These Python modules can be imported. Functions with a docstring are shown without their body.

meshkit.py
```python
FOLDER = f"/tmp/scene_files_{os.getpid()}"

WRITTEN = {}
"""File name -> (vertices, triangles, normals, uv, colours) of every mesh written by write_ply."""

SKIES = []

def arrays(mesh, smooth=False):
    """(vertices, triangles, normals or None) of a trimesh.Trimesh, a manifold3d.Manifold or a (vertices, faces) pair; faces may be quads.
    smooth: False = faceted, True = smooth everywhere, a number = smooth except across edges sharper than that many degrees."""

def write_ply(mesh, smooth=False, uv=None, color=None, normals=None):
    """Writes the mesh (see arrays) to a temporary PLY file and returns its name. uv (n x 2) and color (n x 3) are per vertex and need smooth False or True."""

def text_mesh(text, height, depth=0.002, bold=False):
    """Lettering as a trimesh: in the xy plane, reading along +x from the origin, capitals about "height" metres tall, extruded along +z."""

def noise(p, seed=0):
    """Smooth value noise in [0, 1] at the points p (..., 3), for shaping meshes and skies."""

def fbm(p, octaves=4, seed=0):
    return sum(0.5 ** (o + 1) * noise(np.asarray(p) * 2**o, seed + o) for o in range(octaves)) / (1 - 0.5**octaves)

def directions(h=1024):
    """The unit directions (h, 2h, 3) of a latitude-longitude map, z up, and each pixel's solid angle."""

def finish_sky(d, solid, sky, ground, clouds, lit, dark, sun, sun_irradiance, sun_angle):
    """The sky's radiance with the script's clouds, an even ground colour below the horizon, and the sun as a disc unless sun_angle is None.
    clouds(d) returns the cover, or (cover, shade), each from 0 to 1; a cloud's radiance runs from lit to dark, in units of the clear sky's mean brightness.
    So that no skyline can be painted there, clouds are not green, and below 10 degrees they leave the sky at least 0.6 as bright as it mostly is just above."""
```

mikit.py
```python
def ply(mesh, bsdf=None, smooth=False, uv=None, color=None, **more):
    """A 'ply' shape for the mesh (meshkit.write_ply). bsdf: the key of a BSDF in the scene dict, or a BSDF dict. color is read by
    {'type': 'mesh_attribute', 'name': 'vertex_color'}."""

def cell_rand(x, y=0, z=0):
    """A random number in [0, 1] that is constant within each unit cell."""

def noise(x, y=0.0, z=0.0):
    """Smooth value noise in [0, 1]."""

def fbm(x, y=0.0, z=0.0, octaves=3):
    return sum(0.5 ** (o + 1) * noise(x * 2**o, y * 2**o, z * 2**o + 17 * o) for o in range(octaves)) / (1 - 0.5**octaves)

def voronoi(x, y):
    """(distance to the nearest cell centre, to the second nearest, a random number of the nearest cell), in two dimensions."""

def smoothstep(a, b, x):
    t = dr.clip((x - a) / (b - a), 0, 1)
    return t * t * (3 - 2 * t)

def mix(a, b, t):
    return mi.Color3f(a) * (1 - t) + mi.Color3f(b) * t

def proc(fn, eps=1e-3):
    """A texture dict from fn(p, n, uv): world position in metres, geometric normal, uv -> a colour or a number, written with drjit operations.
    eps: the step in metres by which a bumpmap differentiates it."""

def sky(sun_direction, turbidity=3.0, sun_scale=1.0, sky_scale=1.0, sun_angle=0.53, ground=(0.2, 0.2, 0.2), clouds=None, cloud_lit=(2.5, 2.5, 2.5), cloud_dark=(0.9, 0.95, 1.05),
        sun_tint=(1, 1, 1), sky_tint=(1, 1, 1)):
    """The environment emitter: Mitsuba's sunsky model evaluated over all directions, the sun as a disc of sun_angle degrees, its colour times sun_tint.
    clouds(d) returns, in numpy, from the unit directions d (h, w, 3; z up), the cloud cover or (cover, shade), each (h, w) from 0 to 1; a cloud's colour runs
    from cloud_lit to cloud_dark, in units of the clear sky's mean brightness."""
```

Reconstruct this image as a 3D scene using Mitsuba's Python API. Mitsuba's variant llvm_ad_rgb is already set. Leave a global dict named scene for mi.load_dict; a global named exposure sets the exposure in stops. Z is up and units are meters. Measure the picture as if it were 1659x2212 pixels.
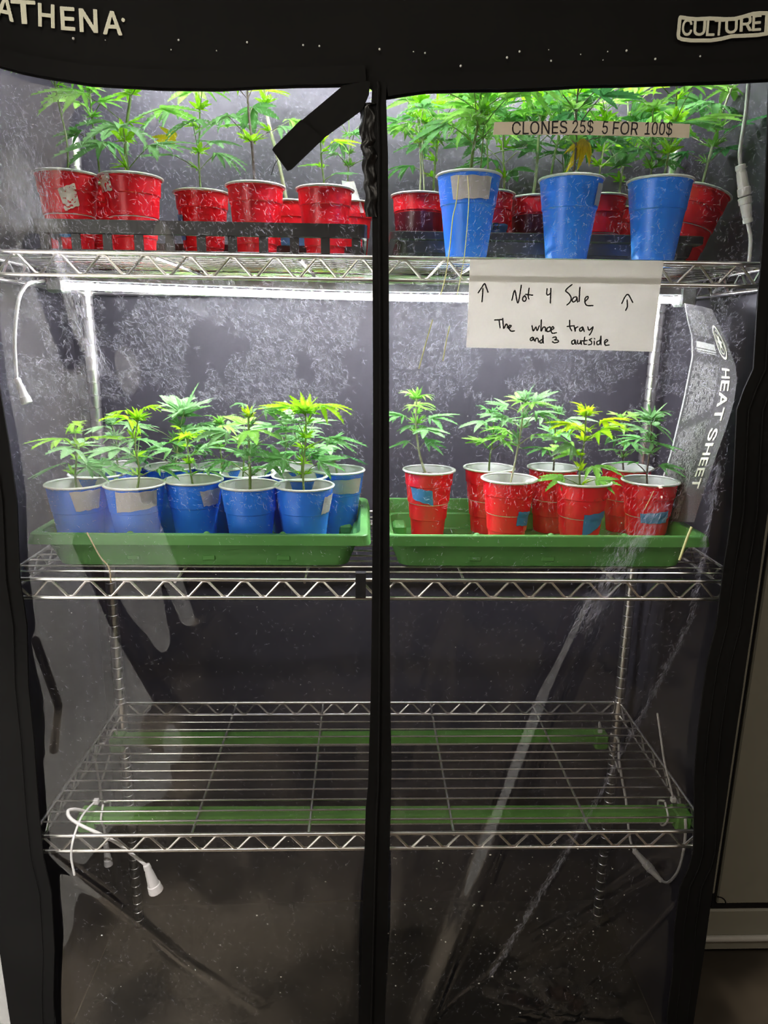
import math
import numpy as np
import trimesh
import drjit as dr
import mitsuba as mi
import mikit, meshkit
from shapely.geometry import Polygon, LineString

T = mi.ScalarTransform4f
PI = math.pi
scene, labels = {}, {}

# ------------------------------------------------------------------ camera, light, exposure
exposure = 0.0
LAMP = 305.0         # radiance of the lit tube under the upper shelf
ROOF_LAMP = 200.0     # radiance of the two bars under the tent's roof
ROOM_LAMP = 13.0      # radiance of the room's ceiling panels
scene['camera'] = {'type': 'perspective', 'fov': 56.98, 'fov_axis': 'x', 'near_clip': 0.05, 'far_clip': 50.0,
                   'to_world': T().look_at(origin=[0, 0, 1.45], target=[0.0298, 0.9705, 1.2106], up=[-0.0059, 0.2397, 0.9708])}


ADDED_SPOT = 42.0          # intensity of the added, unseen spot that brightens the white wall


# ------------------------------------------------------------------ materials
def P(name, rgb, rough=0.6, spec=0.4, metal=0.0, **k):
    scene['m_' + name] = {'type': 'twosided', 'b': {'type': 'principled', 'base_color': rgb if isinstance(rgb, dict) else {'type': 'rgb', 'value': list(rgb)},
                          'roughness': rough, 'specular': spec, 'metallic': metal, **k}}
    return 'm_' + name


def weave(p, n, uv):
    return mikit.mix((0.0040, 0.0040, 0.0042), (0.0075, 0.0073, 0.0070), mikit.fbm(p.x * 9, p.y * 9, p.z * 9))


def inner(p, n, uv):
    return mikit.mix((0.0140, 0.0130, 0.0165), (0.0240, 0.0225, 0.0285), mikit.fbm(p.x * 5, p.y * 5, p.z * 5))


def soil_col(p, n, uv):
    d1, d2, r = mikit.voronoi(p.x * 190, p.y * 190)
    pale = mikit.smoothstep(0.76, 0.8, r)
    return mikit.mix(mikit.mix((0.012, 0.008, 0.006), (0.05, 0.033, 0.022), mikit.noise(p.x * 300, p.y * 300)), (0.55, 0.5, 0.42), pale)


def concrete(p, n, uv):
    a = mikit.fbm(p.x * 4, p.y * 4, p.z * 4, octaves=4)
    return mikit.mix((0.05, 0.043, 0.034), (0.19, 0.16, 0.125), mikit.smoothstep(0.3, 0.7, a))


def paint(lo, hi, s):
    return lambda p, n, uv: mikit.mix(lo, hi, mikit.fbm(p.x * s, p.y * s, p.z * s))


def green_plastic(p, n, uv):
    return mikit.mix((0.055, 0.185, 0.042), (0.09, 0.27, 0.065), mikit.fbm(p.x * 14, p.y * 14, p.z * 14))


FABRIC = P('tent_fabric', mikit.proc(weave), 0.8, 0.08)
INNER = P('tent_inside', mikit.proc(inner), 0.5, 0.3)
CHROME = P('chrome', (0.86, 0.84, 0.80), 0.26, 0.5, 1.0)
BLACKPL = P('black_plastic', (0.016, 0.016, 0.018), 0.4, 0.5)
GREEN = P('green_plastic', mikit.proc(green_plastic), 0.42, 0.4)
GREENBAR = P('green_metal', (0.07, 0.20, 0.03), 0.4, 0.4)
RED = P('red_cup', (0.82, 0.014, 0.026), 0.32, 0.5)
BLUE = P('blue_cup', (0.024, 0.20, 0.90), 0.32, 0.5)
DARKBAND = P('dark_cup_band', (0.05, 0.006, 0.012), 0.25, 0.5)
CUPWHITE = P('cup_white', (0.74, 0.75, 0.76), 0.35, 0.5)
FLOORCLOTH = P('floor_cloth', (0.006, 0.0057, 0.0058), 0.7, 0.15)
SOIL = P('soil', mikit.proc(soil_col), 0.95, 0.1)
TAPEGREY = P('grey_tape', (0.42, 0.40, 0.42), 0.6)
TAPEBLUE = P('blue_tape', (0.05, 0.17, 0.42), 0.7)
PAPERLAB = P('white_label', mikit.proc(lambda p, n, uv: mikit.mix((0.72, 0.66, 0.58), (0.50, 0.03, 0.03), mikit.smoothstep(0.60, 0.64, mikit.fbm(p.x * 210, p.y * 210, p.z * 210)))), 0.7)
INK = P('ink', (0.01, 0.01, 0.012), 0.6, 0.2)
CREAM = P('cream_print', (0.62, 0.62, 0.50), 0.7, 0.2)
CABLE = P('white_cable', (0.66, 0.65, 0.66), 0.4)
CAPGREY = P('grey_cap', (0.42, 0.43, 0.46), 0.4)
CABINET = P('cabinet_paint', mikit.proc(paint((0.25, 0.25, 0.205), (0.30, 0.30, 0.25), 3)), 0.45, 0.4)
BRIGHTTRIM = P('cabinet_trim', (0.5, 0.5, 0.47), 0.35, 0.5)
FLOOR = P('concrete_floor', mikit.proc(concrete), 0.8, 0.2)
WALLWHITE = P('white_wall', mikit.proc(paint((0.76, 0.75, 0.71), (0.82, 0.81, 0.77), 2)), 0.8, 0.2)
WALLBROWN = P('brown_wall', mikit.proc(paint((0.20, 0.13, 0.10), (0.36, 0.25, 0.20), 1.4)), 0.7, 0.2)
CEIL = P('ceiling_paint', (0.55, 0.54, 0.5), 0.85, 0.2)
WOOD = P('dark_door', (0.035, 0.027, 0.022), 0.6)
DUST = P('dust', (0.72, 0.72, 0.70), 0.8)
GLUE = P('dried_glue', (0.62, 0.62, 0.30), 0.5)
DRY = P('dry_stem', (0.45, 0.36, 0.2), 0.8)
STEMG = P('green_stem', (0.17, 0.25, 0.07), 0.6)
STEMP = P('pale_stem', (0.42, 0.42, 0.27), 0.6)
STEMB = P('brown_stem', (0.10, 0.075, 0.06), 0.7)
scene['m_vinyl'] = {'type': 'thindielectric', 'int_ior': 1.5}
scene['m_leaf'] = {'type': 'principledthin', 'base_color': {'type': 'mesh_attribute', 'name': 'vertex_color'}, 'roughness': 0.42, 'diff_trans': 0.75, 'spec_trans': 0.0, 'eta': 1.4}
scene['m_scratch_glare'] = {'type': 'principledthin', 'base_color': {'type': 'rgb', 'value': [0.80, 0.80, 0.95]}, 'roughness': 0.9, 'diff_trans': 1.1, 'spec_trans': 0.0, 'eta': 1.2}  # scratches, with the lavender tint of the lit haze put into their colour
scene['m_paper'] = {'type': 'principledthin', 'base_color': {'type': 'rgb', 'value': [0.66, 0.645, 0.61]}, 'roughness': 0.9, 'diff_trans': 1.0, 'spec_trans': 0.0, 'eta': 1.2}
scene['m_strip'] = {'type': 'principledthin', 'base_color': {'type': 'rgb', 'value': [0.60, 0.54, 0.44]}, 'roughness': 0.8, 'diff_trans': 0.5, 'spec_trans': 0.0, 'eta': 1.2}


# ------------------------------------------------------------------ mesh helpers
def cat(ms):
    return trimesh.util.concatenate(ms)


def bx(x0, x1, y0, y1, z0, z1):
    m = trimesh.creation.box((x1 - x0, y1 - y0, z1 - z0))
    m.apply_translation(((x0 + x1) / 2, (y0 + y1) / 2, (z0 + z1) / 2))
    return m


def rbox(x0, x1, y0, y1, z0, z1, r=0.002):
    """A box with chamfered edges: the hull of its shrunken faces."""
    pts = []
    for sx in (0, 1):
        for sy in (0, 1):
            for sz in (0, 1):
                c = np.array([(x0, x1)[sx], (y0, y1)[sy], (z0, z1)[sz]], float)
                i = np.array([r if not sx else -r, r if not sy else -r, r if not sz else -r])
                for k in range(3):
                    v = c + i
                    v[k] = c[k]
                    pts.append(v)
    return trimesh.convex.convex_hull(np.array(pts))


def spline(pts, n=8):
    p = np.asarray(pts, float)
    if len(p) < 3:
        return p
    q = np.vstack([2 * p[0] - p[1], p, 2 * p[-1] - p[-2]])
    out = []
    for i in range(1, len(q) - 2):
        for t in np.linspace(0, 1, n, endpoint=False):
            a, b, c, d = q[i - 1:i + 3]
            out.append(0.5 * (2 * b + (c - a) * t + (2 * a - 5 * b + 4 * c - d) * t * t + (3 * b - a - 3 * c + d) * t ** 3))
    return np.vstack(out + [p[-1]])


def tube(path, r, sides=8):
    p = np.asarray(path, float)
    rr = np.broadcast_to(np.asarray(r, float), (len(p),))
    t = np.gradient(p, axis=0)
    t /= np.linalg.norm(t, axis=1, keepdims=True) + 1e-12
    a = np.cross(t[0], [0, 0, 1.0] if abs(t[0][2]) < 0.9 else [1.0, 0, 0])
    a /= np.linalg.norm(a)
    rings, ang = [], np.arange(sides) * 2 * PI / sides
    for i in range(len(p)):
        a = a - t[i] * (a @ t[i])
        a /= np.linalg.norm(a)
        b = np.cross(t[i], a)
        rings.append(p[i] + rr[i] * (np.cos(ang)[:, None] * a + np.sin(ang)[:, None] * b))
    v = np.vstack(rings + [p[:1], p[-1:]])
    f, n = [], len(p)
    for i in range(n - 1):
        for j in range(sides):
            k = (j + 1) % sides
            f += [(i * sides + j, i * sides + k, (i + 1) * sides + k), (i * sides + j, (i + 1) * sides + k, (i + 1) * sides + j)]
    for j in range(sides):
        k = (j + 1) % sides
        f += [(n * sides, k, j), (n * sides + 1, (n - 1) * sides + j, (n - 1) * sides + k)]
    return trimesh.Trimesh(v, f, process=False)


def lathe(prof, n=40):
    pr = np.asarray(prof, float)
    ang = np.arange(n) * 2 * PI / n
    v = np.stack([pr[:, None, 0] * np.cos(ang), pr[:, None, 0] * np.sin(ang), np.broadcast_to(pr[:, None, 1], (len(pr), n))], -1).reshape(-1, 3)
    f = []
    for i in range(len(pr) - 1):
        for j in range(n):
            k = (j + 1) % n
            f += [(i * n + j, i * n + k, (i + 1) * n + k), (i * n + j, (i + 1) * n + k, (i + 1) * n + j)]
    return trimesh.Trimesh(v, f, process=False)


def grid(fn, nu, nv):
    u, v = np.meshgrid(np.linspace(0, 1, nu + 1), np.linspace(0, 1, nv + 1), indexing='ij')
    p = fn(u, v).reshape(-1, 3)
    i, j = np.meshgrid(np.arange(nu), np.arange(nv), indexing='ij')
    a = (i * (nv + 1) + j).ravel()
    q = np.stack([a, a + nv + 1, a + nv + 2, a + 1], -1)
    return trimesh.Trimesh(p, np.vstack([q[:, [0, 1, 2]], q[:, [0, 2, 3]]]), process=False)


def slab(poly, y, t):
    """An outline in (x, z) as a sheet of thickness t whose back stands at y and whose front faces the room."""
    poly = poly.buffer(0)
    ms = [trimesh.creation.extrude_polygon(g, t, engine='earcut') for g in getattr(poly, 'geoms', [poly])]
    m = cat(ms)
    v = m.vertices
    return trimesh.Trimesh(np.stack([v[:, 0], y - v[:, 2], v[:, 1]], -1), m.faces, process=False)


def stroke(pts, w, y, t=0.0004):
    return slab(LineString([p[:2] for p in pts]).buffer(w / 2, quad_segs=4), y, t)


def lettering(text, p0, p1, height, y, bold=False, depth=0.0008):
    """A line of type from p0 to p1 (its ends on the baseline, as x, z) in the plane y."""
    m = meshkit.text_mesh(text, height, depth, bold)
    v = m.vertices.copy()
    x0, x1 = v[:, 0].min(), v[:, 0].max()
    p0, p1 = np.array(p0, float), np.array(p1, float)
    u = (p1 - p0) / np.linalg.norm(p1 - p0)
    s = (v[:, 0] - x0) / (x1 - x0) * np.linalg.norm(p1 - p0)
    w = np.array([-u[1], u[0]])
    q = p0 + s[:, None] * u + v[:, 1:2] * w
    return trimesh.Trimesh(np.stack([q[:, 0], y - v[:, 2], q[:, 1]], -1), m.faces, process=False)


# ------------------------------------------------------------------ scene entries
def numbered(key):
    if not any(k == key or k.startswith(key + '__') for k in scene):
        return key
    n = 1
    while any(k == f'{key}_{n:03d}' or k.startswith(f'{key}_{n:03d}__') for k in scene):
        n += 1
    return f'{key}_{n:03d}'


counts = {}


def part(parent, name, mesh, m, smooth=False, kind=None, label=None, **k):
    key = f'{parent}__{name}' if parent else name
    n = counts.get(key, 0)
    counts[key] = n + 1
    if n:
        key = f'{key}_{n:03d}'
    scene[key] = mikit.ply(mesh, m, smooth=smooth, **k) if not isinstance(mesh, dict) else {**mesh, **k}
    if kind or label:
        labels[key] = {**({'kind': kind} if kind else {}), **({'label': label} if label else {})}
    return key


def thing(name, label, cat_, group=None):
    n = counts.get('thing ' + name, 0)
    counts['thing ' + name] = n + 1
    key = f'{name}_{n:03d}' if n else name
    labels[key] = {'label': label, 'category': cat_, **({'group': group} if group else {})}
    return key


def struct(name, mesh, m):
    scene[name] = mikit.ply(mesh, m)
    labels[name] = {'kind': 'structure'}


# ------------------------------------------------------------------ the room
struct('floor', bx(-2.7, 2.5, -2.7, 2.1, -0.05, 0), FLOOR)
struct('ceiling', bx(-2.7, 2.5, -2.7, 2.1, 2.62, 2.67), CEIL)
struct('wall_back', bx(-0.75, 2.5, 1.98, 2.08, 0, 2.62), WALLBROWN)
struct('wall_left', bx(-0.85, -0.75, -0.30, 2.08, 0, 2.62), WALLWHITE)
struct('wall_left_return', bx(-2.7, -0.85, -0.30, -0.20, 0, 2.62), WALLBROWN)
struct('wall_left_far', bx(-2.7, -2.6, -2.7, -0.30, 0, 2.62), WALLBROWN)
struct('wall_right', bx(2.4, 2.5, -2.7, 2.08, 0, 2.62), WALLBROWN)
struct('wall_front', bx(-2.6, 2.4, -2.7, -2.6, 0, 2.62), WALLBROWN)
struct('door_1', cat([rbox(0.35, 1.25, -2.60, -2.56, 0.005, 2.03, 0.006), rbox(0.45, 1.15, -2.562, -2.55, 1.1, 1.9, 0.004), rbox(0.45, 1.15, -2.562, -2.55, 0.2, 0.95, 0.004)]), WOOD)

for lx, ly, hx, hy, what in ((-0.42, -0.05, 0.30, 0.30, 'square ceiling light panel beside the white wall, behind the viewer'), (1.25, -0.7, 0.3, 0.3, 'square ceiling light panel in the right half of the room, behind the viewer')):
    t = thing('ceiling_light', what, 'ceiling light')
    part(t, 'housing', cat([bx(lx - hx - 0.02, lx + hx + 0.02, ly - hy - 0.02, ly + hy + 0.02, 2.60, 2.62), bx(lx - hx - 0.02, lx - hx, ly - hy, ly + hy, 2.58, 2.60), bx(lx + hx, lx + hx + 0.02, ly - hy, ly + hy, 2.58, 2.60)]), CEIL)
    d = mikit.ply(trimesh.Trimesh([[lx - hx, ly - hy, 2.595], [lx + hx, ly - hy, 2.595], [lx + hx, ly + hy, 2.595], [lx - hx, ly + hy, 2.595]], [[0, 2, 1], [0, 3, 2]], process=False), CEIL,
                  emitter={'type': 'area', 'radiance': {'type': 'rgb', 'value': [ROOM_LAMP, ROOM_LAMP * 0.91, ROOM_LAMP * 0.77]}})
    part(t, 'diffuser', d, None)

t = thing('added_spotlight', 'added unseen spotlight brightening the white wall on the left, behind the viewer', 'spotlight')
SP, SA = np.array([-0.10, 0.02, 2.50]), np.array([-0.75, 0.30, 0.90])  # unseen fixture, added so the wall shows brighter in the plastic
sd = (SA - SP) / np.linalg.norm(SA - SP)
part(t, 'stem', tube([(SP[0], SP[1], 2.62), (SP[0], SP[1], 2.51)], 0.008, 10), CAPGREY, smooth=40)
part(t, 'shade', tube([SP - sd * 0.09, SP - sd * 0.085, SP - sd * 0.004], [0.025, 0.035, 0.045], 24), CAPGREY, smooth=40)
scene['added_spot_light'] = {'type': 'spot', 'intensity': {'type': 'rgb', 'value': [ADDED_SPOT, ADDED_SPOT * 0.96, ADDED_SPOT * 0.92]}, 'cutoff_angle': 25, 'beam_width': 18,
                            'to_world': T().look_at(origin=SP.tolist(), target=SA.tolist(), up=[0, 0, 1])}

# ------------------------------------------------------------------ grey metal cabinet to the right of the tent
t = thing('metal_cabinet', 'dark grey metal cabinet standing on the floor beside the black tent', 'cabinet')
CX0, CX1, CY = 0.70, 1.62, 1.39
part(t, 'body', cat([bx(CX0, CX1, CY + 0.004, CY + 0.45, 0.026, 1.95), bx(CX0 + 0.05, CX1 - 0.05, CY + 0.05, CY + 0.4, 0.0, 0.03)]), CABINET)
part(t, 'panel', rbox(CX0, 0.832, CY - 0.012, CY + 0.006, 0.19, 1.93, 0.002), CABINET)
part(t, 'door', rbox(0.838, 1.60, CY - 0.016, CY + 0.006, 0.165, 1.93, 0.003), CABINET)
part(t, 'gasket', cat([bx(0.831, 0.839, CY - 0.008, CY + 0.006, 0.165, 1.93), bx(0.831, 1.60, CY - 0.008, CY + 0.006, 0.146, 0.166), tube([(0.838 + 0.022 * math.cos(a), CY - 0.0155, 0.163 + 0.022 * math.sin(a)) for a in np.linspace(0, PI / 2, 8)], 0.0018, 6)]), INK, label='black gap seal around the cabinet door')
part(t, 'plinth', rbox(CX0, CX1, CY - 0.010, CY + 0.03, 0.026, 0.142, 0.004), CABINET)
part(t, 'kick_bar', tube([(CX0, CY - 0.016, 0.066), (CX1, CY - 0.016, 0.066)], 0.0075, 10), BRIGHTTRIM, smooth=40, label='pale rounded bar along the foot of the cabinet')

# ------------------------------------------------------------------ the grow tent
tent = thing('grow_tent', 'tall black fabric grow tent with clear plastic front and a middle zip', 'grow tent')
XL, XR, YF, YB, ZT = -0.615, 0.640, 1.016, 1.560, 2.10


def drape(p0, p1, seed, amp, s=3.0):
    """A hanging sheet of fabric from p0 to p1 (x, y), from the floor to the roof, slightly slack."""
    p0, p1 = np.array(p0, float), np.array(p1, float)
    n = np.array([-(p1 - p0)[1], (p1 - p0)[0]]) / np.linalg.norm(p1 - p0)

    def fn(u, v):
        L = np.linalg.norm(p1 - p0)
        d = (meshkit.fbm(np.stack([u * L * s, v * ZT * s * 0.5, np.full_like(u, seed)], -1), 3, seed) - 0.5) * 2 * amp
        d = d * np.minimum(1, np.minimum(u, 1 - u) * 12)
        return np.stack([p0[0] + u * (p1 - p0)[0] + d * n[0], p0[1] + u * (p1 - p0)[1] + d * n[1], 0.01 + v * (ZT - 0.01)], -1)
    return grid(fn, 40, 90)


part(tent, 'back_wall', drape((XR, YB), (XL, YB), 3, 0.010), INNER, smooth=True)
part(tent, 'side_wall', drape((XL, YB), (XL + 0.0, YF + 0.02), 5, 0.008), INNER, smooth=True)
part(tent, 'side_wall', drape((XR, YF + 0.08), (XR, YB), 9, 0.008), INNER, smooth=True)
part(tent, 'floor_mat', bx(XL, XR, YF + 0.006, YB, 0.004, 0.010), FLOORCLOTH)
part(tent, 'roof', bx(XL, XR, YF + 0.006, YB, ZT, ZT + 0.006), INNER)
part(tent, 'corner_wall', drape((0.607, YF), (XR, YF + 0.08), 4, 0.001), FABRIC)

low = [(-0.4959, 1.7795), (-0.462, 1.774), (-0.4339, 1.7673), (-0.4054, 1.7626), (-0.3479, 1.7554), (-0.2603, 1.7525), (-0.1837, 1.7531), (-0.1363, 1.7562), (-0.0888, 1.7594), (-0.0324, 1.7616), (0.0003, 1.7639)]
lowr = [(0.0274, 1.7484), (0.0483, 1.7521), (0.0782, 1.7565), (0.1262, 1.7586), (0.1743, 1.7601), (0.2165, 1.7621), (0.2767, 1.7666), (0.3372, 1.769), (0.3977, 1.7724), (0.4646, 1.7755), (0.5247, 1.7795), (0.5619, 1.7819)]
low = [(-0.615, low[0][1] + 0.012)] + low
lowr = lowr + [(0.607, lowr[-1][1] + 0.004)]


def sheet(poly, y, t, seed, amp):
    """A fabric sheet: an outline in (x, z) cut finely so that it can hang unevenly, with thickness t."""
    m = slab(poly, y, t)
    m = trimesh.Trimesh(*trimesh.remesh.subdivide_to_size(m.vertices, m.faces, 0.03), process=True)
    v = m.vertices.copy()
    v[:, 1] += (meshkit.fbm(np.stack([v[:, 0] * 7, v[:, 2] * 5, 0 * v[:, 0] + seed], -1), 3, seed) - 0.5) * 2 * amp
    return trimesh.Trimesh(v, m.faces, process=False)


part(tent, 'header_panel', sheet(Polygon(low + lowr + [(0.607, ZT), (-0.615, ZT)]), YF, 0.003, 11, 0.003), FABRIC, smooth=35)
hem = low[1:]
part(tent, 'header_hem', slab(LineString([(x, z + 0.012) for x, z in hem]).buffer(0.010, cap_style=2), YF - 0.006, 0.003), FABRIC)
part(tent, 'header_hem', slab(LineString([(x, z + 0.012) for x, z in lowr]).buffer(0.010, cap_style=2), YF - 0.006, 0.003), FABRIC)
ledge = [(-0.5074, 1.4239), (-0.5075, 1.3798), (-0.5035, 1.3019), (-0.5014, 1.2141), (-0.5098, 1.0936), (-0.5075, 1.0195), (-0.516, 0.9193), (-0.5175, 0.8229), (-0.5232, 0.6965), (-0.5247, 0.6084), (-0.5178, 0.54), (-0.5238, 0.422), (-0.5358, 0.3236), (-0.5433, 0.2213)]
redge = [(0.5252, 1.7675), (0.537, 1.6557), (0.5452, 1.5675), (0.5477, 1.5126), (0.5556, 1.4138), (0.5461, 1.385), (0.5393, 1.3551), (0.5425, 1.3161), (0.5523, 1.2054), (0.5521, 1.1533), (0.5505, 1.1216), (0.5503, 1.0668), (0.5511, 1.0208), (0.5442, 0.9579), (0.5436, 0.9015), (0.5441, 0.8353), (0.5481, 0.7499), (0.5608, 0.6432), (0.5636, 0.6066), (0.5599, 0.577), (0.5489, 0.5396), (0.5487, 0.455), (0.5557, 0.3554), (0.5564, 0.2729), (0.5628, 0.1984)]
part(tent, 'front_edge', sheet(Polygon([(-0.616, 1.80)] + [(-0.512, 1.80)] + ledge + [(ledge[-1][0], 0.02), (-0.616, 0.02)]), YF - 0.001, 0.003, 21, 0.003), FABRIC, smooth=35)
part(tent, 'front_edge', sheet(Polygon([(0.607, 1.80)] + [(redge[0][0], 1.80)] + redge + [(redge[-1][0], 0.02), (0.607, 0.02)]), YF - 0.001, 0.003, 25, 0.003), FABRIC, smooth=35)
for e, s in ((redge, 1), (redge, 2.3), (ledge, -1.2)):
    part(tent, 'edge_seam', tube([(x + 0.016 * s, YF - 0.0055, z) for x, z in e], 0.0011, 6), FABRIC, smooth=40)
part(tent, 'bottom_hem', bx(-0.60, 0.60, YF - 0.001, YF + 0.003, 0.02, 0.21), FABRIC)

# zip flap
zl = [(0.0062, 1.7659), (0.0086, 1.7607), (0.0076, 1.7373), (0.0093, 1.683), (0.0097, 1.6328), (0.0113, 1.5283), (0.0136, 1.341), (0.0145, 1.0991), (0.014, 0.9084), (0.0109, 0.7437), (0.0074, 0.7006), (0.0034, 0.4733), (0.0005, 0.263), (-0.0001, 0.213)]
zr = [(0.0274, 1.7664), (0.0265, 1.7483), (0.0298, 1.6834), (0.0332, 1.5286), (0.0376, 1.2749), (0.0408, 1.0992), (0.0444, 0.9084), (0.0485, 0.7857), (0.0486, 0.7263), (0.0472, 0.5663), (0.045, 0.2622), (0.0448, 0.212)]
part(tent, 'zip_flap', sheet(Polygon(zl + zr[::-1]), YF - 0.006, 0.004, 31, 0.001), FABRIC, smooth=35)
zm = [((a[0] * 0.55 + b[0] * 0.45), a[1]) for a, b in zip(zl, [min(zr, key=lambda q: abs(q[1] - a[1])) for a in zl])]
part(tent, 'zip_seam', tube([(x, YF - 0.0115, z) for x, z in zm], 0.0022, 6), FABRIC, smooth=40)
fold = spline([(x, 0, z) for x, z in [(0.0029, 1.7408), (-0.0001, 1.7332), (0.0014, 1.7005), (0.0033, 1.684), (0.0053, 1.6562), (0.0073, 1.6336), (0.0082, 1.605)]], 5)
fl = np.array([(x - 0.0075 + 0.0015 * math.sin(i * 1.3), z) for i, (x, _, z) in enumerate(fold)])
fm = grid(lambda u, v: np.stack([np.interp(v, np.linspace(0, 1, len(fl)), fl[:, 0]) + u * 0.019, YF - 0.007 - 0.004 * np.sin(u * PI) - 0.005 * meshkit.fbm(np.stack([u * 3, v * 13 + u * 2, 0 * u], -1), 2, 3), np.interp(v, np.linspace(0, 1, len(fl)), fl[:, 1])], -1), 10, 60)
part(tent, 'gathered_plastic', fm, P('crumpled_plastic', (0.004, 0.004, 0.004), 0.3, 0.3), smooth=True, label='crumpled glossy black plastic gathered beside the top of the zip')

# strap
s1 = Polygon([(0.0062, 1.7656), (-0.0279, 1.7596), (-0.0813, 1.718), (-0.1188, 1.6847), (-0.1195, 1.6825), (-0.106, 1.6695), (-0.0984, 1.6625), (-0.059, 1.6946), (-0.0172, 1.7231), (-0.0036, 1.7325), (0.0045, 1.7502)])
part(tent, 'strap', sheet(s1, YF - 0.012, 0.003, 41, 0.002), FABRIC, smooth=35, label='black strap hanging diagonally across the top of the window')
s2 = Polygon([(-0.0816, 1.718), (-0.0528, 1.697), (-0.06, 1.6909), (-0.095, 1.6595), (-0.1004, 1.6577), (-0.1184, 1.681), (-0.1171, 1.6854)])
part(tent, 'strap_end', sheet(s2, YF - 0.017, 0.003, 43, 0.001), FABRIC, smooth=35)
part(tent, 'loose_thread', tube(spline([(-0.1131, 1.004, 1.6722), (-0.1181, 1.004, 1.6649), (-0.122, 1.004, 1.6537)], 5), 0.0005, 5), INK)

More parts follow.
